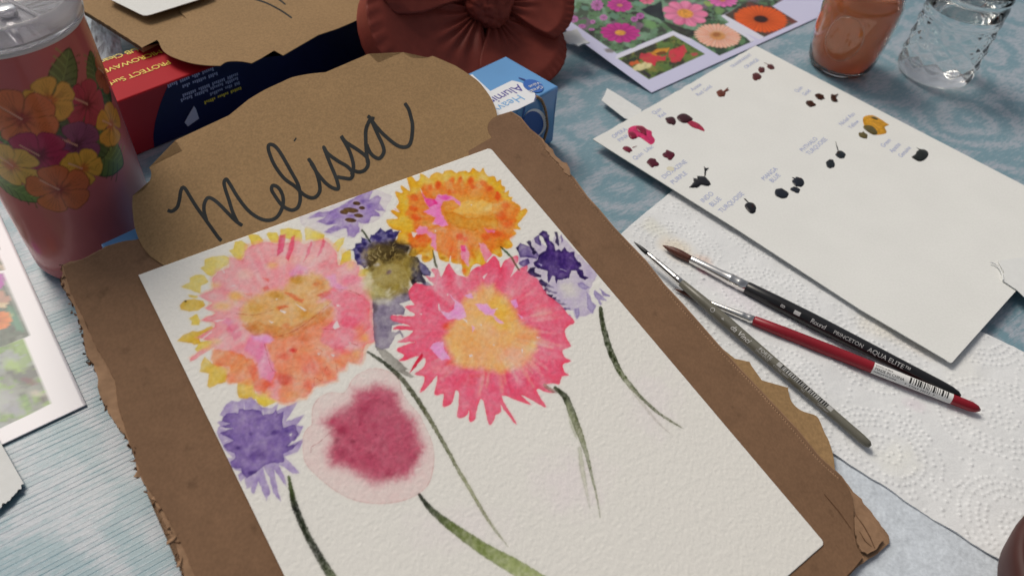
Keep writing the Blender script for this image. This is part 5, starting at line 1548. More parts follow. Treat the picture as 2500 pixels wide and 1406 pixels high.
# ------------------------------------------------------------------ paint brushes
class Brush:
    def __init__(s, label, p0, p1, z0, z1):
        s.a, s.b = T(*p0, z0), T(*p1, z1)
        s.L = np.linalg.norm(s.b - s.a)
        s.ex = (s.b - s.a) / s.L
        cd = unit(C0 - (s.a + s.b) / 2)
        s.n = unit(cd - s.ex * (cd @ s.ex))
        s.bn = np.cross(s.n, s.ex)
        s.root = empty("paint_brush", [*(s.a + s.b)[:2] / 2, 0.005], label, "paint brush", "paint brushes on the paper towel")
        s.prof = []

    def at(s, px, py):                        # distance along the brush of a photo point
        p = on_plane(px, py, s.a, s.n)
        return float((p - s.a) @ s.ex)

    def rad(s, x):
        p = np.array(s.prof)
        return np.interp(x, p[:, 0], p[:, 1])

    def P(s, x, v, off=0.0):
        r = s.rad(x)
        f = v / np.maximum(r, 1e-5)
        return s.a + np.multiply.outer(x, s.ex) + ((r + off) * np.cos(f))[..., None] * s.n + ((r + off) * np.sin(f))[..., None] * s.bn

    def part(s, name, x, r, mat, ns=24, wob=0.0):
        s.prof += list(zip(x, r))
        V, f = [], []
        an = np.linspace(0, 2 * np.pi, ns, endpoint=False)
        for xi, ri in zip(x, r):
            V.append(s.a + s.ex * xi + ri * (np.cos(an)[:, None] * s.n + np.sin(an)[:, None] * s.bn))
        n = len(x)
        for i in range(n - 1):
            for j in range(ns):
                f.append((i * ns + j, i * ns + (j + 1) % ns, (i + 1) * ns + (j + 1) % ns, (i + 1) * ns + j))
        f.append(tuple(range(ns))[::-1])
        f.append(tuple((n - 1) * ns + j for j in range(ns)))
        return mesh_np(name, np.concatenate(V), f, mat, s.root)

    def text(s, body, x, size, mat, v=0.0, shear=0.0, rot=False, parent=None, spacing=1.0, off=0.00008):
        co, fs = text_np(body, size, shear, spacing)
        if rot:
            c = co - co.mean(0)
            co = np.stack([c[:, 1] + size * .4, -c[:, 0] + size * 0.3], 1)
        bm = bmesh.new()
        vs = [bm.verts.new((q[0], q[1], 0)) for q in co]
        for t in fs:
            try:
                bm.faces.new([vs[i] for i in t])
            except ValueError:
                pass
        for _ in range(4):                     # fine enough to wrap round the handle
            bmesh.ops.triangulate(bm, faces=bm.faces[:])
            lg_ = [e for e in bm.edges if abs(e.verts[0].co.y - e.verts[1].co.y) > 0.0008]
            if not lg_:
                break
            bmesh.ops.subdivide_edges(bm, edges=lg_, cuts=1)
        bmesh.ops.triangulate(bm, faces=bm.faces[:])
        bm.verts.index_update()
        co = np.array([v_.co[:2] for v_ in bm.verts])
        fs = [tuple(v_.index for v_ in f_.verts) for f_ in bm.faces]
        bm.free()
        V = s.P(x + co[:, 0], co[:, 1] - size * 0.34 + v, off)
        return mesh_np("lettering", V, fs, mat, parent or s.root, None, False)

    def patch(s, name, x0, x1, v0, v1, mat, parent=None, off=0.00005, n=16):
        x = np.linspace(x0, x1, 10)
        v = np.linspace(v0, v1, n)
        X, V = np.meshgrid(x, v)
        return mesh_np(name, s.P(X.ravel(), V.ravel(), off), gridf(10, n), mat, parent or s.root)

    def bars(s, x0, x1, v0, v1, mat, parent, seed, dark=True):
        r = np.random.default_rng(seed)
        V, f = [], []
        x = x0
        while x < x1:
            w = r.choice([0.00035, 0.0007, 0.001])
            for v in np.linspace(v0, v1, 5):
                V += [s.P(np.array(x), np.array(v), 0.00011), s.P(np.array(x + w), np.array(v), 0.00011)]
            k = len(V) - 10
            f += [(k + 2 * i, k + 2 * i + 1, k + 2 * i + 3, k + 2 * i + 2) for i in range(4)]
            x += w + r.choice([0.0004, 0.0007, 0.0009])
        return mesh_np("barcode", V, f, mat, parent, None, False)


m_hair = pmat("brown_bristles", alb((86, 46, 32)), 0.45, noise=[(900, 0.35, (1, 0.1, 1))])
m_hairb = pmat("black_bristles", alb((32, 32, 32)), 0.4, noise=[(900, 0.3)])
m_blk = pmat("black_lacquer", (0.010, 0.010, 0.012), 0.32, noise=[(40, 0.3)], coat=0.15)
m_grey = pmat("olive_grey_lacquer", alb((104, 100, 86)), 0.32, noise=[(60, 0.08)])
m_red = pmat("dark_red_lacquer", alb((134, 22, 34)), 0.35, noise=[(50, 0.1)])
m_sil = pmat("silver_print", (0.55, 0.55, 0.55), 0.4)
m_dark = pmat("black_print", (0.015, 0.015, 0.015), 0.5)

bk = Brush("black handled round brush with wide brown bristles, right of the red brush", (1618, 599), (2346, 966), 0.0075, 0.0105)
e0, e1 = bk.at(1686, 634), bk.at(1822, 702)
bk.part("bristles", np.linspace(0.0, e0, 12), 0.00275 * np.array([.10, .34, .55, .74, .88, .98, 1.04, 1.05, 1.02, .97, .92, .88]), m_hair)
bk.part("ferrule", np.array([e0, e0 + .0004, e0 + (e1 - e0) * .55, e1 - .012, e1 - .0112, e1 - .0105, e1 - .006, e1 - .0052, e1 - .0045, e1]),
        np.array([.0026, .00275, .0034, .00395, .0042, .00395, .00405, .0043, .0041, .0042]), M["steel"])
L = bk.L
bk.part("handle", np.array([e1, e1 + .0006, e1 + .02, e1 + .045, e1 + (L - e1) * .55, L - .03, L - .012, L - .006, L - .002, L]),
        np.array([.0040, .0043, .0047, .0048, .0042, .0035, .0031, .0028, .0019, .0006]), m_blk)
bk.text("8", bk.at(1905, 748), 0.0042, m_sil, rot=True)
tw = bk.at(1938, 764)
bk.patch("printed_mark", tw, tw + .0042, -.0013, .0013, m_sil)
bk.text("Round", bk.at(1978, 786), 0.0042, m_sil, spacing=0.85)
bk.text("PRINCETON", bk.at(2034, 812), 0.0034, m_sil)
bk.text("AQUA ELITE\u2122", bk.at(2117, 855), 0.0040, m_sil)

rd = Brush("dark red handled brush with white barcode label, under the grey brush", (1646, 705), (2393, 1001), 0.0070, 0.0085)
e0, e1 = rd.at(1712, 738), rd.at(1838, 785)
rd.part("bristles", np.linspace(0, e0, 10), 0.0016 * np.array([.1, .36, .6, .8, .95, 1.02, 1.05, 1.02, .98, .94]), m_hair)
rd.part("ferrule", np.array([e0, e0 + .0004, e1 - .008, e1 - .0072, e1 - .0064, e1 - .0035, e1 - .0028, e1 - .002, e1]),
        np.array([.0015, .0017, .0024, .0027, .0025, .0026, .0029, .0027, .0028]), M["steel"])
L = rd.L
rd.part("handle", np.array([e1, e1 + .0006, e1 + .02, e1 + .05, L - .04, L - .015, L - .005, L - .0018, L]),
        np.array([.0026, .0031, .0036, .0038, .0033, .0031, .0030, .0022, .0008]), m_red)
l0, l1 = rd.at(2130, 896), rd.at(2322, 974)
lb = rd.patch("barcode_label", l0, l1, -.0052, .0048, M["white"])
rd.text("EWING, NJ 08628", l0 + .001, 0.0013, m_dark, v=.0022, parent=lb, off=.00012)
rd.text("MADE IN CHINA", l0 + .001, 0.0023, m_dark, v=.0002, parent=lb, off=.00012)
rd.text("FABRIQUE EN CHINE", l0 + .001, 0.0014, m_dark, v=-.0019, parent=lb, off=.00012)
b0 = l0 + (l1 - l0) * .46
rd.bars(b0, l1 - .003, -.0006, .0036, m_dark, lb, 5)
rd.text("7  57063 39533  7", b0 - .002, 0.0021, m_dark, v=-.0021, parent=lb, off=.00012, spacing=1.1)

gr = Brush("slim olive grey brush with black tip crossing over the red brush", (1547, 590), (2125, 1089), 0.0135, 0.0075)
e0, e1 = gr.at(1580, 620), gr.at(1664, 690)
gr.part("bristles", np.linspace(0, e0, 9), 0.0015 * np.array([.08, .3, .5, .68, .82, .92, .98, 1.0, 1.0]), m_hairb)
gr.part("ferrule", np.array([e0, e0 + .0003, e0 + .008, e1 - .006, e1 - .0056, e1 - .005, e1 - .003, e1 - .0026, e1 - .002, e1]),
        np.array([.0014, .0016, .0018, .0023, .00245, .0023, .0024, .00255, .0024, .0024]), M["steel"])
L = gr.L
gr.part("handle", np.array([e1, e1 + .0004, e1 + .02, e1 + .04, L - .06, L - .02, L - .006, L - .0016, L]),
        np.array([.0022, .0026, .0033, .0035, .0030, .0026, .0026, .0022, .001]), m_grey)
gr.text("4", gr.at(1768, 773), 0.0030, m_sil, rot=True)
tw = gr.at(1742, 752)
c_ = np.array([[math.cos(t), math.sin(t)] for t in np.linspace(0, 6.283, 25)])
V = np.concatenate([gr.P(tw + .0014 + c_[:, 0] * .0015, c_[:, 1] * .0015, .0001), gr.P(tw + .0014 + c_[:, 0] * .0011, c_[:, 1] * .0011, .0001)])
mesh_np("printed_mark", V, [(i, i + 1, 26 + i, 25 + i) for i in range(24)], m_sil, gr.root, None, False)
gr.text("da Vinci", gr.at(1790, 796), 0.0046, M["white"], shear=0.3)
gr.text("FORTE", gr.at(1856, 852), 0.0032, m_sil, v=.0010)
gr.text("SYNTHETICS", gr.at(1852, 850), 0.0019, m_sil, v=-.0012, spacing=0.9)
b0, b1 = gr.at(1900, 888), gr.at(2034, 1001)
lg = gr.patch("barcode_label", b0, b1, .0001, .0030, pmat("pale_print", (0.42, 0.42, 0.41), 0.5))
gr.bars(b0 + .003, b1 - .003, .0002, .0029, m_dark, lg, 8)
gr.text("4 017505 280454", b0 - .001, 0.0016, m_sil, v=-.0012)
gr.text("363", gr.at(1960, 946), 0.0018, m_sil, v=-.0012)
gr.text("GERMANY", gr.at(2000, 982), 0.0016, m_sil, v=-.0012)

# ------------------------------------------------------------------ tumbler
TC = np.array([-0.2714, 0.3409, 0.0])
TR_, TH = 0.0388, 0.157
tum = empty("tumbler", TC, "dark pink tumbler printed with hibiscus flowers, with clear plastic lid", "tumbler")
TH0 = math.atan2(-TC[1], -TC[0])


def thit(px, py):
    r = ray(px, py)
    d = r[:2]
    o = C0[:2] - TC[:2]
    A_, B_, C_ = d @ d, o @ d, o @ o - TR_ ** 2
    disc = max(B_ * B_ - A_ * C_, 0)
    t = (-B_ - math.sqrt(disc)) / A_
    p = C0 + r * t
    a = math.atan2(p[1] - TC[1], p[0] - TC[0]) - TH0
    a = (a + math.pi) % (2 * math.pi) - math.pi
    return a * TR_ * 1000, p[2] * 1000


ns, nz_ = 420, 200
zprof = np.concatenate([[0.0, 0.0004, 0.002, 0.0045], np.linspace(0.007, TH, nz_)])
rprof = np.concatenate([[0.030, 0.0335, 0.0362, 0.0376], 0.0386 + 0.0003 * np.sin(np.linspace(0, 3.1, nz_))])
an = np.linspace(0, 2 * np.pi, ns, endpoint=False)
aw = (an - TH0 + np.pi) % (2 * np.pi) - np.pi
Xc, Yc = np.meshgrid(aw * TR_ * 1000, zprof * 1000)
# columns sorted by wrapped angle keep the canvas windows small
order = np.argsort(aw)
inv = np.argsort(order)
cc_ = Canvas(Xc[:, order], Yc[:, order], alb((176, 88, 84), 0.78))


def hib(u, v, R, c, dark, ang=0.0, squash=1.0, seed=0):
    for sx in (0.0, math.pi * TR_ * 1000):
        x0 = u + sx
        if x0 > math.pi * TR_ * 1000:
            x0 -= 2 * math.pi * TR_ * 1000
        r_ = np.random.default_rng(seed)
        for i in range(5):
            a = ang + i * 2 * math.pi / 5 + r_.normal() * 0.08
            P = []
            for t, w in ((0.05, .04), (0.3, .24), (0.6, .46), (0.85, .47), (1.0, .26), (1.03, 0.0), (1.0, -.26), (0.85, -.47), (0.6, -.46), (0.3, -.24), (0.05, -.04)):
                P.append((x0 + squash * R * (t * math.cos(a) - w * math.sin(a)), v + R * (t * math.sin(a) + w * math.cos(a))))
            P = crom(P, 3, True)
            cc_.poly(P, tuple(int(q * .62) for q in c), 1.0, 0.4, 0.7, 3, 0, 1, 0, seed=i)
            cc_.poly(x0 * 0 + (P - P.mean(0)) * 0.94 + P.mean(0), c, 1.0, 0.5, 0.7, 3, 0.0, 1, 0.15, 4, seed=i)
            for k in (-0.3, -0.15, 0, 0.15, 0.3):
                cc_.stroke([(x0 + squash * R * .15 * math.cos(a), v + R * .15 * math.sin(a)), (x0 + squash * R * .5 * math.cos(a + k * .7), v + R * .5 * math.sin(a + k * .7)),
                            (x0 + squash * R * .9 * math.cos(a + k), v + R * .9 * math.sin(a + k))], [.5, .4, .2], [tuple(int(q * .72) for q in c)], 0.6, 0.3, 0.15, 3, edge=0)
        cc_.blob(x0, v, R * .42 * squash, R * .42, dark, 0.85, 0, 0.9, 0.35, 3)
        cc_.stroke([(x0, v), (x0 - squash * R * .2, v + R * .25), (x0 - squash * R * .42, v + R * .5)], [.9, .7, .9], [(206, 150, 120)], 0.9, 0.3, 0.1, 3, edge=0)


def leaf(u, v, L, W, ang, c=(84, 96, 48), seed=0):
    for sx in (0.0, math.pi * TR_ * 1000):
        x0 = u + sx
        if x0 > math.pi * TR_ * 1000:
            x0 -= 2 * math.pi * TR_ * 1000
        ca, sa = math.cos(ang), math.sin(ang)
        def m_(a, b):
            return (x0 + a * ca - b * sa, v + a * sa + b * ca)
        P = [m_(L * t, W * w) for t, w in ((-.5, 0), (-.3, .4), (0, .5), (.3, .36), (.55, 0), (.3, -.36), (0, -.5), (-.3, -.4))]
        P = crom(P, 4, True)
        cc_.poly(P, tuple(int(q * .55) for q in c), 1, 0.4, 0.4, 3, 0, 1, 0)
        cc_.poly((P - P.mean(0)) * .93 + P.mean(0), c, 1, 0.4, 0.4, 3, 0, 1, 0.2, 5)
        for t in (-.3, -.15, 0, .15, .3):
            for sgn in (1, -1):
                cc_.stroke([m_(L * t, 0), m_(L * (t + .1), sgn * W * .25), m_(L * (t + .16), sgn * W * .48)], [.5, .5, .9], [tuple(int(q * 1.35) for q in c) if sgn > 0 else tuple(int(q * .6) for q in c)], 0.8, 0.4, 0.2, 3, edge=0)
        cc_.stroke([m_(-L * .5, 0), m_(0, 0), m_(L * .5, 0)], [.5, .5, .3], [tuple(int(q * 1.3) for q in c)], 0.8, 0.3, 0.1, 3, edge=0)


for (x, y, L, W, a, c) in [(157, 185, 26, 16, 0.9, (92, 104, 54)), (150, 290, 30, 22, 0.6, (58, 76, 48)), (200, 300, 24, 20, -.4, (58, 76, 48)), (36, 336, 24, 14, 2.6, (84, 104, 52)), (266, 388, 24, 22, -.9, (92, 104, 50)), (240, 352, 20, 18, 0.2, (70, 88, 46)),
                          (34, 462, 28, 14, -.5, (98, 116, 56)), (258, 220, 20, 14, 1.4, (66, 80, 44)), (230, 175, 20, 14, 1.2, (80, 90, 46))]:
    leaf(*thit(x, y), L, W, a, c)
for (x, y, R, c, dk, a, sq) in [(252, 178, 12, (164, 84, 50), (120, 30, 30), 0.5, 1.0), (213, 255, 14, (166, 48, 66), (104, 16, 34), 0.9, 1.0), (122, 247, 13.5, (206, 150, 60), (186, 90, 44), 0.3, 1.0),
                               (52, 291, 18, (196, 102, 58), (140, 40, 34), 0.5, 1.0), (271, 305, 13, (202, 140, 52), (176, 80, 40), 1.1, 1.0), (188, 356, 14.5, (124, 58, 90), (72, 22, 46), 0.2, 1.0),
                               (95, 380, 16, (162, 46, 76), (104, 16, 40), 0.7, 1.0), (30, 405, 15, (206, 156, 70), (184, 84, 50), 0.4, 1.0), (200, 412, 12.5, (206, 150, 58), (184, 90, 42), 0.8, 1.0),
                               (144, 463, 17, (192, 98, 56), (134, 36, 32), 0.3, 1.0)]:
    hib(*thit(x, y), R * 0.92, tuple(min(255, int(q * 1.0)) for q in c), dk, a, sq, int(x))
tcols = np.clip(cc_.C[:, inv], 0.004, .9)
m_tum = pmat("pearly_tumbler_coat", rough=0.25, attr=True, spec=0.4, coat=0.2, noise=[(30, 0.05)])
lathe("body", np.stack([rprof, zprof], 1), TC, m_tum, tum, ns, cols=tcols)
lathe("rim", [(0.0389, TH - .001), (0.0397, TH), (0.0397, TH + .0016), (0.0372, TH + .0016), (0.0366, TH - .02), (0.034, 0.06), (0.033, 0.012), (0.0, 0.010)], TC,
      pmat("brushed_steel", (0.58, 0.56, 0.56), 0.55), tum, 128)
lid = lathe("lid", [(0.0385, TH + .0018), (0.0402, TH + .0022), (0.0408, TH + .008), (0.0405, TH + .0125), (0.0392, TH + .0140), (0.0375, TH + .0135), (0.0362, TH + .0115), (0.0352, TH + .004),
                    (0.0340, TH + .0028), (0.0, TH + .0026), (0.0, TH + .0002), (0.0345, TH + .0002), (0.0356, TH + .0018)], TC, M["plastic"], tum, 128)
tdir = unit([math.cos(TH0 + 0.4), math.sin(TH0 + 0.4), 0])
tper = np.array([-tdir[1], tdir[0], 0])
c1 = TC + np.array([0, 0, TH + .0070])
for sgn in (1, -1):
    q_ = [c1 + tper * (0.009 * sgn + dx_) + tdir * dy_ for dx_, dy_ in ((-.0013, -.033), (.0013, -.033), (.0013, .033), (-.0013, .033))]
    prism("slider_rail", q_, UZ, 0.0042, M["plastic"], lid, 0.0004)
q_ = [c1 + tper * dx_ + tdir * (dy_ + .012) - UZ * .001 for dx_, dy_ in ((-.0075, -.014), (.0075, -.014), (.0075, .014), (-.0075, .014))]
prism("lid_slider", q_, UZ, 0.0033, M["plastic"], lid, 0.0006)
lathe("slider_button", [(0.0, .0045), (.004, .0045), (.0048, .0036), (.0048, 0.0), (0.0, 0.0)], c1 + tdir * .012 - UZ * .0009, M["plastic"], lid, 32)

# ------------------------------------------------------------------ jars
J1 = np.array([0.2911, 0.6684, 0.0])
jar = empty("glass_jar", J1, "glass jar of cloudy orange paint water behind the palette sheet", "jar", "water jars")
ou = [(0.0, 0.002), (0.018, 0.0015), (0.0235, 0.0), (0.0275, 0.002), (0.0298, 0.007), (0.0318, 0.018), (0.0338, 0.040), (0.0346, 0.058), (0.0340, 0.067), (0.0315, 0.073), (0.0300, 0.076), (0.0300, 0.079), (0.0308, 0.080), (0.0308, 0.0815),
      (0.0300, 0.083), (0.0300, 0.086), (0.0308, 0.087), (0.0308, 0.0885), (0.0300, 0.090), (0.0300, 0.094), (0.0292, 0.0955)]
inn = [(0.0286, 0.0945), (0.0286, 0.076), (0.0304, 0.0725), (0.0328, 0.066), (0.0334, 0.058), (0.0326, 0.040), (0.0306, 0.019), (0.0286, 0.008), (0.0255, 0.0036), (0.0, 0.003)]
lathe("glass", ou + inn, J1, M["glass"], jar, 96)
m_ow = pmat("orange_paint_water", (0.92, 0.31, 0.12), 0.5, spec=0.4, noise=[(40, 0.08)], trans=0.5, ior=1.33)
liq = [(0.0, 0.0034), (0.0254, 0.0040), (0.0284, 0.0083), (0.0304, 0.019), (0.0324, 0.040), (0.0332, 0.058), (0.0326, 0.0655), (0.0302, 0.0722), (0.0284, 0.0755), (0.0284, 0.0785), (0.0280, 0.0783), (0.0, 0.0780)]
wat = lathe("paint_water", liq, J1, m_ow, jar, 96)
ja = math.atan2(-J1[1], -J1[0]) - 0.12
ring = []
for t in np.linspace(0, 2 * np.pi, 60):
    ru_, rz_ = 0.0165 * math.cos(t), 0.040 + 0.021 * math.sin(t)
    rr_ = np.interp(rz_, [p[1] for p in ou[3:9]], [p[0] for p in ou[3:9]]) + 0.0003
    a = ja + ru_ / rr_
    ring.append(J1 + np.array([rr_ * math.cos(a), rr_ * math.sin(a), rz_]))
tube("embossed_oval", ring, 0.0005, M["glass"], jar, 8, False)

J2 = np.array([0.3822, 0.6702, 0.0])
jar2 = empty("glass_jar", J2, "clear glass jar with quilted diamond pattern, right of the orange water jar", "jar", "water jars")


def quilt(r, z, a):
    n = 12
    h = 0.0150
    p = a * n / (2 * np.pi)
    q = (z - 0.010) / h
    t1 = np.abs(((p + q) % 1) - 0.5) * 2
    t2 = np.abs(((p - q) % 1) - 0.5) * 2
    w = sstep(0.006, 0.012, z) * sstep(0.060, 0.056, z) * (r > 0.0335)
    return -0.0014 * w * (1 - np.minimum(1 - t1, 1 - t2))


zz_ = np.linspace(0.010, 0.060, 60)
ou2 = [(0.0, 0.002), (0.020, 0.0015), (0.0275, 0.0), (0.0318, 0.0015), (0.0338, 0.005)] + [(0.0349 - 0.0008 * t, z) for t, z in zip(np.linspace(0, 1, 60), zz_)] + \
      [(0.0338, 0.0615), (0.0335, 0.063), (0.0335, 0.0735), (0.0322, 0.0755), (0.0322, 0.079), (0.0331, 0.080), (0.0331, 0.0815), (0.0322, 0.0825), (0.0322, 0.087), (0.0312, 0.0885)]
in2 = [(0.0298, 0.0875), (0.0300, 0.076), (0.0306, 0.0655), (0.0300, 0.0645), (0.0, 0.0643)]
lathe("quilted_glass", ou2 + in2, J2, M["glass"], jar2, 182, disp=quilt, smooth=False)

# ------------------------------------------------------------------ terracotta flower
FCn = unit([0.45, -0.52, 0.73])
fc = T(1185, 12, 0.052)
fa = unit(np.cross([0, 0, 1.0], FCn))
fb = np.cross(FCn, fa)
m_ter = pmat("glazed_terracotta", alb((128, 56, 44), 0.72), 0.55, spec=0.2, noise=[(15, 0.12), (120, 0.08)], bump=[(120, 0.15, 0.0008)])
flo = empty("terracotta_flower", [fc[0], fc[1] + .05, 0.0], "dark terracotta ornament shaped like a wide open flower, behind the blue carton", "ornament")
for k, (a0, Lp, wd, lift) in enumerate([(204, 0.122, 1.05, 0.012), (280, 0.084, 0.98, 0.004), (350, 0.076, 0.86, 0.010), (68, 0.11, 0.95, 0.012), (135, 0.11, 0.9, 0.012)]):
    a0 = math.radians(a0)
    nu, nv = 60, 44
    t = np.linspace(-1, 1, nu)[None, :]
    s_ = np.linspace(0.10, 1, nv)[:, None]
    hw = wd * (0.42 + 0.9 * np.sin(np.clip(s_, 0, 1) * math.pi * 0.62) ** 0.9)
    end = 1 - 0.16 * np.abs(t) ** 3.2
    rr = Lp * s_ * end
    an = a0 + t * hw * 0.62
    rib = 0.0017 * np.sin(t * 20 + 0.6 * k + 1.5 * np.sin(t * 5)) * np.exp(-((s_ - 0.30) / 0.20) ** 2) + 0.0006 * np.sin(t * 55 + k) * sstep(0.86, 0.97, s_)
    zc = lift * s_ + 0.016 * s_ ** 2 - 0.007 * s_ ** 2 * np.abs(t) ** 2.5 + rib + 0.0016 * k % 0.004 - 0.012 * np.clip(s_ - .86, 0, 1) * 3
    Pf = fc + (rr * np.cos(an))[..., None] * fa + (rr * np.sin(an))[..., None] * fb + (zc * np.ones_like(rr))[..., None] * FCn
    sheet("petal", Pf, 0.026 if k == 0 else 0.012, m_ter, flo, nrm=FCn, flip=False)
bm = bmesh.new()
bmesh.ops.create_icosphere(bm, subdivisions=5, radius=1.0)
for v in bm.verts:
    p = np.array(v.co)
    n_ = vnoise(p[0] * 6 + 20, p[1] * 6 + p[2] * 4 + 20, 3) + 0.5 * vnoise(p[0] * 12 + 40, p[1] * 12 + p[2] * 9 + 40, 5)
    n_ += 0.5 * vnoise(p[0] * 22 + 60, p[1] * 22 + p[2] * 15 + 60, 8)
    r_ = 0.0212 * (0.86 + 0.16 * n_)
    q = fc + fa * p[0] * r_ + fb * p[1] * r_ + FCn * (p[2] * r_ * 0.75 + 0.006)
    v.co = Vector(q)
me = bpy.data.meshes.new("seed_head")
bm.to_mesh(me)
bm.free()
link("seed_head", me, m_ter, flo)
bp_ = fc - FCn * 0.012
base = [bp_ + fa * 0.052 * math.cos(t) + fb * 0.052 * math.sin(t) for t in np.linspace(0, 2 * np.pi, 40, endpoint=False)]
V = list(base)
gx, gy = (fc + np.array([-0.012, 0.03, 0]))[:2]
V += [np.array([gx + 0.05 * math.cos(t), gy + 0.045 * math.sin(t), 0.0]) for t in np.linspace(0, 2 * np.pi, 40, endpoint=False)]
mesh_np("pot_base", V, [(i, (i + 1) % 40, 40 + (i + 1) % 40, 40 + i) for i in range(40)], m_ter, flo)

# ------------------------------------------------------------------ red and blue carton
RU = unit([0.642, 0.767, 0])
RV = np.array([-RU[1], RU[0], 0])
RH = 0.0465
r0 = np.array([-0.2848, 0.4387, 0.0])        # on the lower front edge
rbox = empty("wax_paper_carton", r0 + RU * 0.05, "red and dark blue carton with yellow lettering, behind the tumbler", "carton")
m_rred = pmat("carton_red", alb((164, 28, 36)), 0.6, spec=0.12, noise=[(20, 0.06)])
m_rdk = pmat("carton_dark_red", alb((150, 34, 40)), 0.4, spec=0.3, noise=[(20, 0.08)])
m_rnv = pmat("carton_navy_blue", alb((22, 30, 76), 0.5), 0.4, spec=0.3, noise=[(20, 0.08)])
m_yel = pmat("yellow_print", alb((226, 196, 60)), 0.4)
e_ = r0 + RU * 0.30 + UZ * RH
prism("box", [e_, e_ + RV * .056, e_ + RV * .056 - RU * .34, e_ - RU * .34], UZ, RH - .0004, m_rred, rbox, 0.001)


def RT(px, py, off=0.0):
    return T(px, py, RH + off)


def RF(px, py, off=0.0):
    return on_plane(px, py, r0 - RV * off, RV)


fp = [r0 - RU * .039 + UZ * .001, r0 + RU * .2995 + UZ * .001, r0 + RU * .2995 + UZ * (RH - .001), r0 - RU * .039 + UZ * (RH - .001)]
prism("front_panel", [p - RV * .0003 for p in fp], -RV, 0.0004, m_rdk, rbox)
nb_ = np.concatenate([crom(zz("450,158 420,190 396,240 380,290 374,330 376,360"), 4)])
pts = [RF(x, y) for x, y in nb_]
pts = [np.array([*p[:2], min(max(p[2], .0012), RH - .0012)]) for p in pts]
pts += [r0 + RU * .299 + UZ * .0012, r0 + RU * .299 + UZ * (RH - .0012)]
prism("blue_panel", [np.array(p) - RV * .0006 for p in pts], -RV, 0.0003, m_rnv, rbox)
wp = zz("474,260 478,266 486,290 459,309 451,300 463,278")
prism("white_print", np.array([RF(x, y, .0009) for x, y in wp]), -RV, 0.0003, pmat("grey_white_print", alb((190, 188, 194)), 0.5), rbox)
for s, x, y in [("PROTECT Surfaces", 411, 148), ("MICROWAVE Safe", 390, 122), ("SCRUB Cleanup", 372, 104)]:
    text_flat("lettering", s, 0.0080, RT(x, y, .0003), -RU, -RV, m_yel, rbox, spacing=0.93)
m_gp = pmat("grey_print", alb((150, 154, 176)), 0.5)
# lines of print too small and blurred to read: rows of word-long marks
rw = np.random.default_rng(12)
for x, y, n_, m_ in [(520, 165, 4, m_gp), (530, 176, 3, m_gp), (580, 178, 4, m_gp), (580, 188, 4, m_gp), (584, 199, 3, m_gp), (588, 212, 3, m_yel)]:
    p = RF(x, y, .0009)
    V, f = [], []
    d_ = 0.0
    for _ in range(n_):
        for _k in range(rw.integers(3, 8)):
            h_ = rw.uniform(.0016, .0030)
            k = len(V)
            for du_, dz_ in ((0, 0), (.0011, 0), (.0011, -h_), (0, -h_)):
                V.append(p - RU * (d_ + du_) + UZ * dz_)
            f.append((k, k + 1, k + 2, k + 3))
            d_ += .0016
        d_ += .0018
    mesh_np("fine_print", V, f, m_, rbox, None, False)

# ------------------------------------------------------------------ neighbour's board, sign and paper (top left)
ZB = 0.0535
b2 = np.concatenate([rag(zz("150,-60 205,28 220,36 262,62 300,86 340,112 346,117"), 5, 0.5, 4, False), zz("384,98 640,40 900,-30 700,-200 300,-300")])
brd2 = empty("cardboard_board", T(500, 40, ZB - .006), "light brown corrugated cardboard board at the top left under another sign", "cardboard", "cardboard boards")
prism("cardboard_sheet", T(b2[:, 0], b2[:, 1], ZB), UZ, 0.004, M["kraft"], brd2)
V, f = [], []  # flat dark marks on the cut edge paint the shade inside the flutes
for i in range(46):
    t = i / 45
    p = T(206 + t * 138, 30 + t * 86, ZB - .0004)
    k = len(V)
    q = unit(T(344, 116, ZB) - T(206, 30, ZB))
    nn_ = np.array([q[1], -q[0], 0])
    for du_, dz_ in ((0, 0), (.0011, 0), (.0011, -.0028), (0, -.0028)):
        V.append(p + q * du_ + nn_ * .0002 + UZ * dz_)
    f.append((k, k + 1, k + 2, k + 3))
tag(mesh_np("flute_shade_marks", V, f, pmat("flute_shadow", (0.05, 0.035, 0.025), 0.9), brd2, None, False), kind="stuff")
s3 = np.concatenate([crom(zz("382,97 387,102 392,114 399,125 412,135 430,143 450,150 474,156 505,160 538,161"), 3), crom(zz("546,155 555,151 570,150 584,150 600,152 614,155"), 3),
                     zz("641,141 669,124 691,136 777,86"), crom(zz("820,72 858,56 900,34 940,0"), 3), zz("900,-260 420,-260 440,30 455,45 420,66 400,80")])
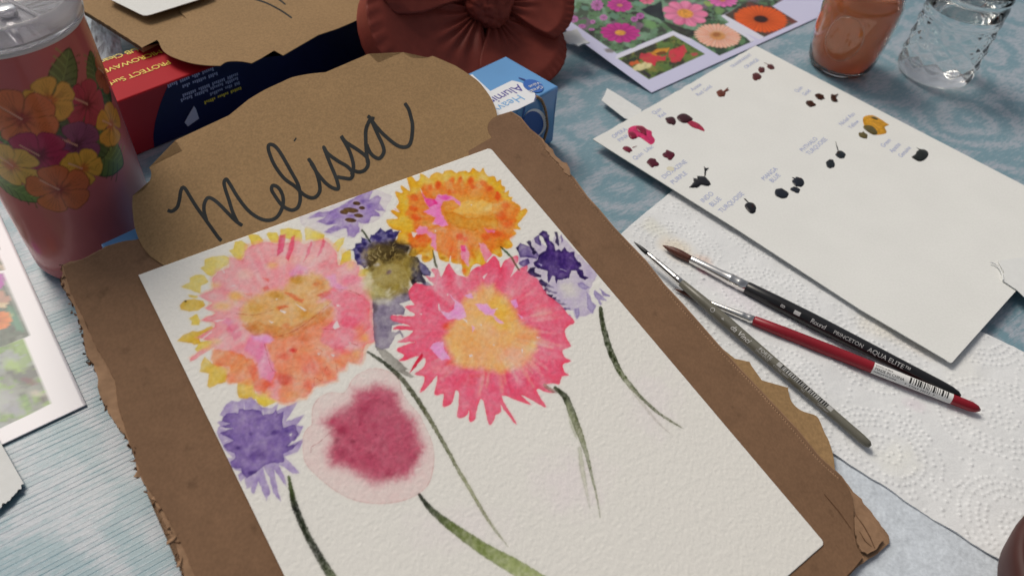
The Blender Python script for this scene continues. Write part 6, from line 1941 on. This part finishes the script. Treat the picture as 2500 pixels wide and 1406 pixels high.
sg3 = prism("name_sign", T(s3[:, 0], s3[:, 1], ZB + .0012), UZ, 0.0005, M["kraft"])
tag(sg3, "scalloped kraft paper sign at the top left with pen strokes, beside the terracotta flower", "sign", "kraft paper name signs")
ribbon("lettering", [crom(zz("590,-14 620,-2 650,8 685,26 713,45"), 6), crom(zz("668,-8 682,0 697,12"), 5)], 4.2, lambda x, y, h: T(x, y, ZB + .0012 + h), M["ink"], sg3)
w2 = zz("262,-6 271,0 310,19 340,34 350,38 360,38 372,35 484,0 520,-14 430,-160 330,-180")
wpz = np.concatenate([T(w2[:, 0], w2[:, 1], ZB + .006)])
tag(prism("watercolor_paper", wpz, UZ, 0.0005, M["paper"]), "corner of a blank white paper lying on the kraft sign at the top left", "paper")

# ------------------------------------------------------------------ twine, corner pot
tw_ = crom(np.array([FT(1310, 236, .0010), FF(1322, 246, .0022), FF(1331, 268, .0025), FF(1335, 292, .003), FF(1336, 312, .003), FF(1331, 332, .0035), FF(1327, 345, .004)]), 14)
tg = np.gradient(tw_, axis=0)
twn = None
paths = []
for ph in (0, math.pi):
    q = []
    for i, p in enumerate(tw_):
        t = unit(tg[i])
        a = unit(np.cross(t, [0.2, 0.3, 0.9]))
        b = np.cross(t, a)
        w = i * 0.75 + ph
        q.append(p + 0.00055 * (math.cos(w) * a + math.sin(w) * b))
    paths.append(np.array(q))
m_tw = pmat("jute_twine", alb((150, 120, 88)), 0.9, noise=[(600, 0.3)])
te_ = empty("jute_twine", tw_[0], "thin brown twine hanging down the front of the blue carton", "twine")
for q in paths:
    tube("strand", q, 0.0007, m_tw, te_, 8)

pc2 = T(2640, 1540, 0.0)
cp = lathe("clay_pot", [(0.0, 0.0), (0.034, 0.0), (0.040, 0.004), (0.047, 0.018), (0.050, 0.032), (0.0505, 0.038), (0.049, 0.042), (0.046, 0.042), (0.044, 0.036), (0.036, 0.010), (0.0, 0.008)], pc2, pmat("dark_clay", alb((74, 36, 30), 0.6), 0.6, noise=[(60, 0.15)]), None, 72)
tag(cp, "dark reddish brown rounded pot cut off by the lower right corner", "pot")
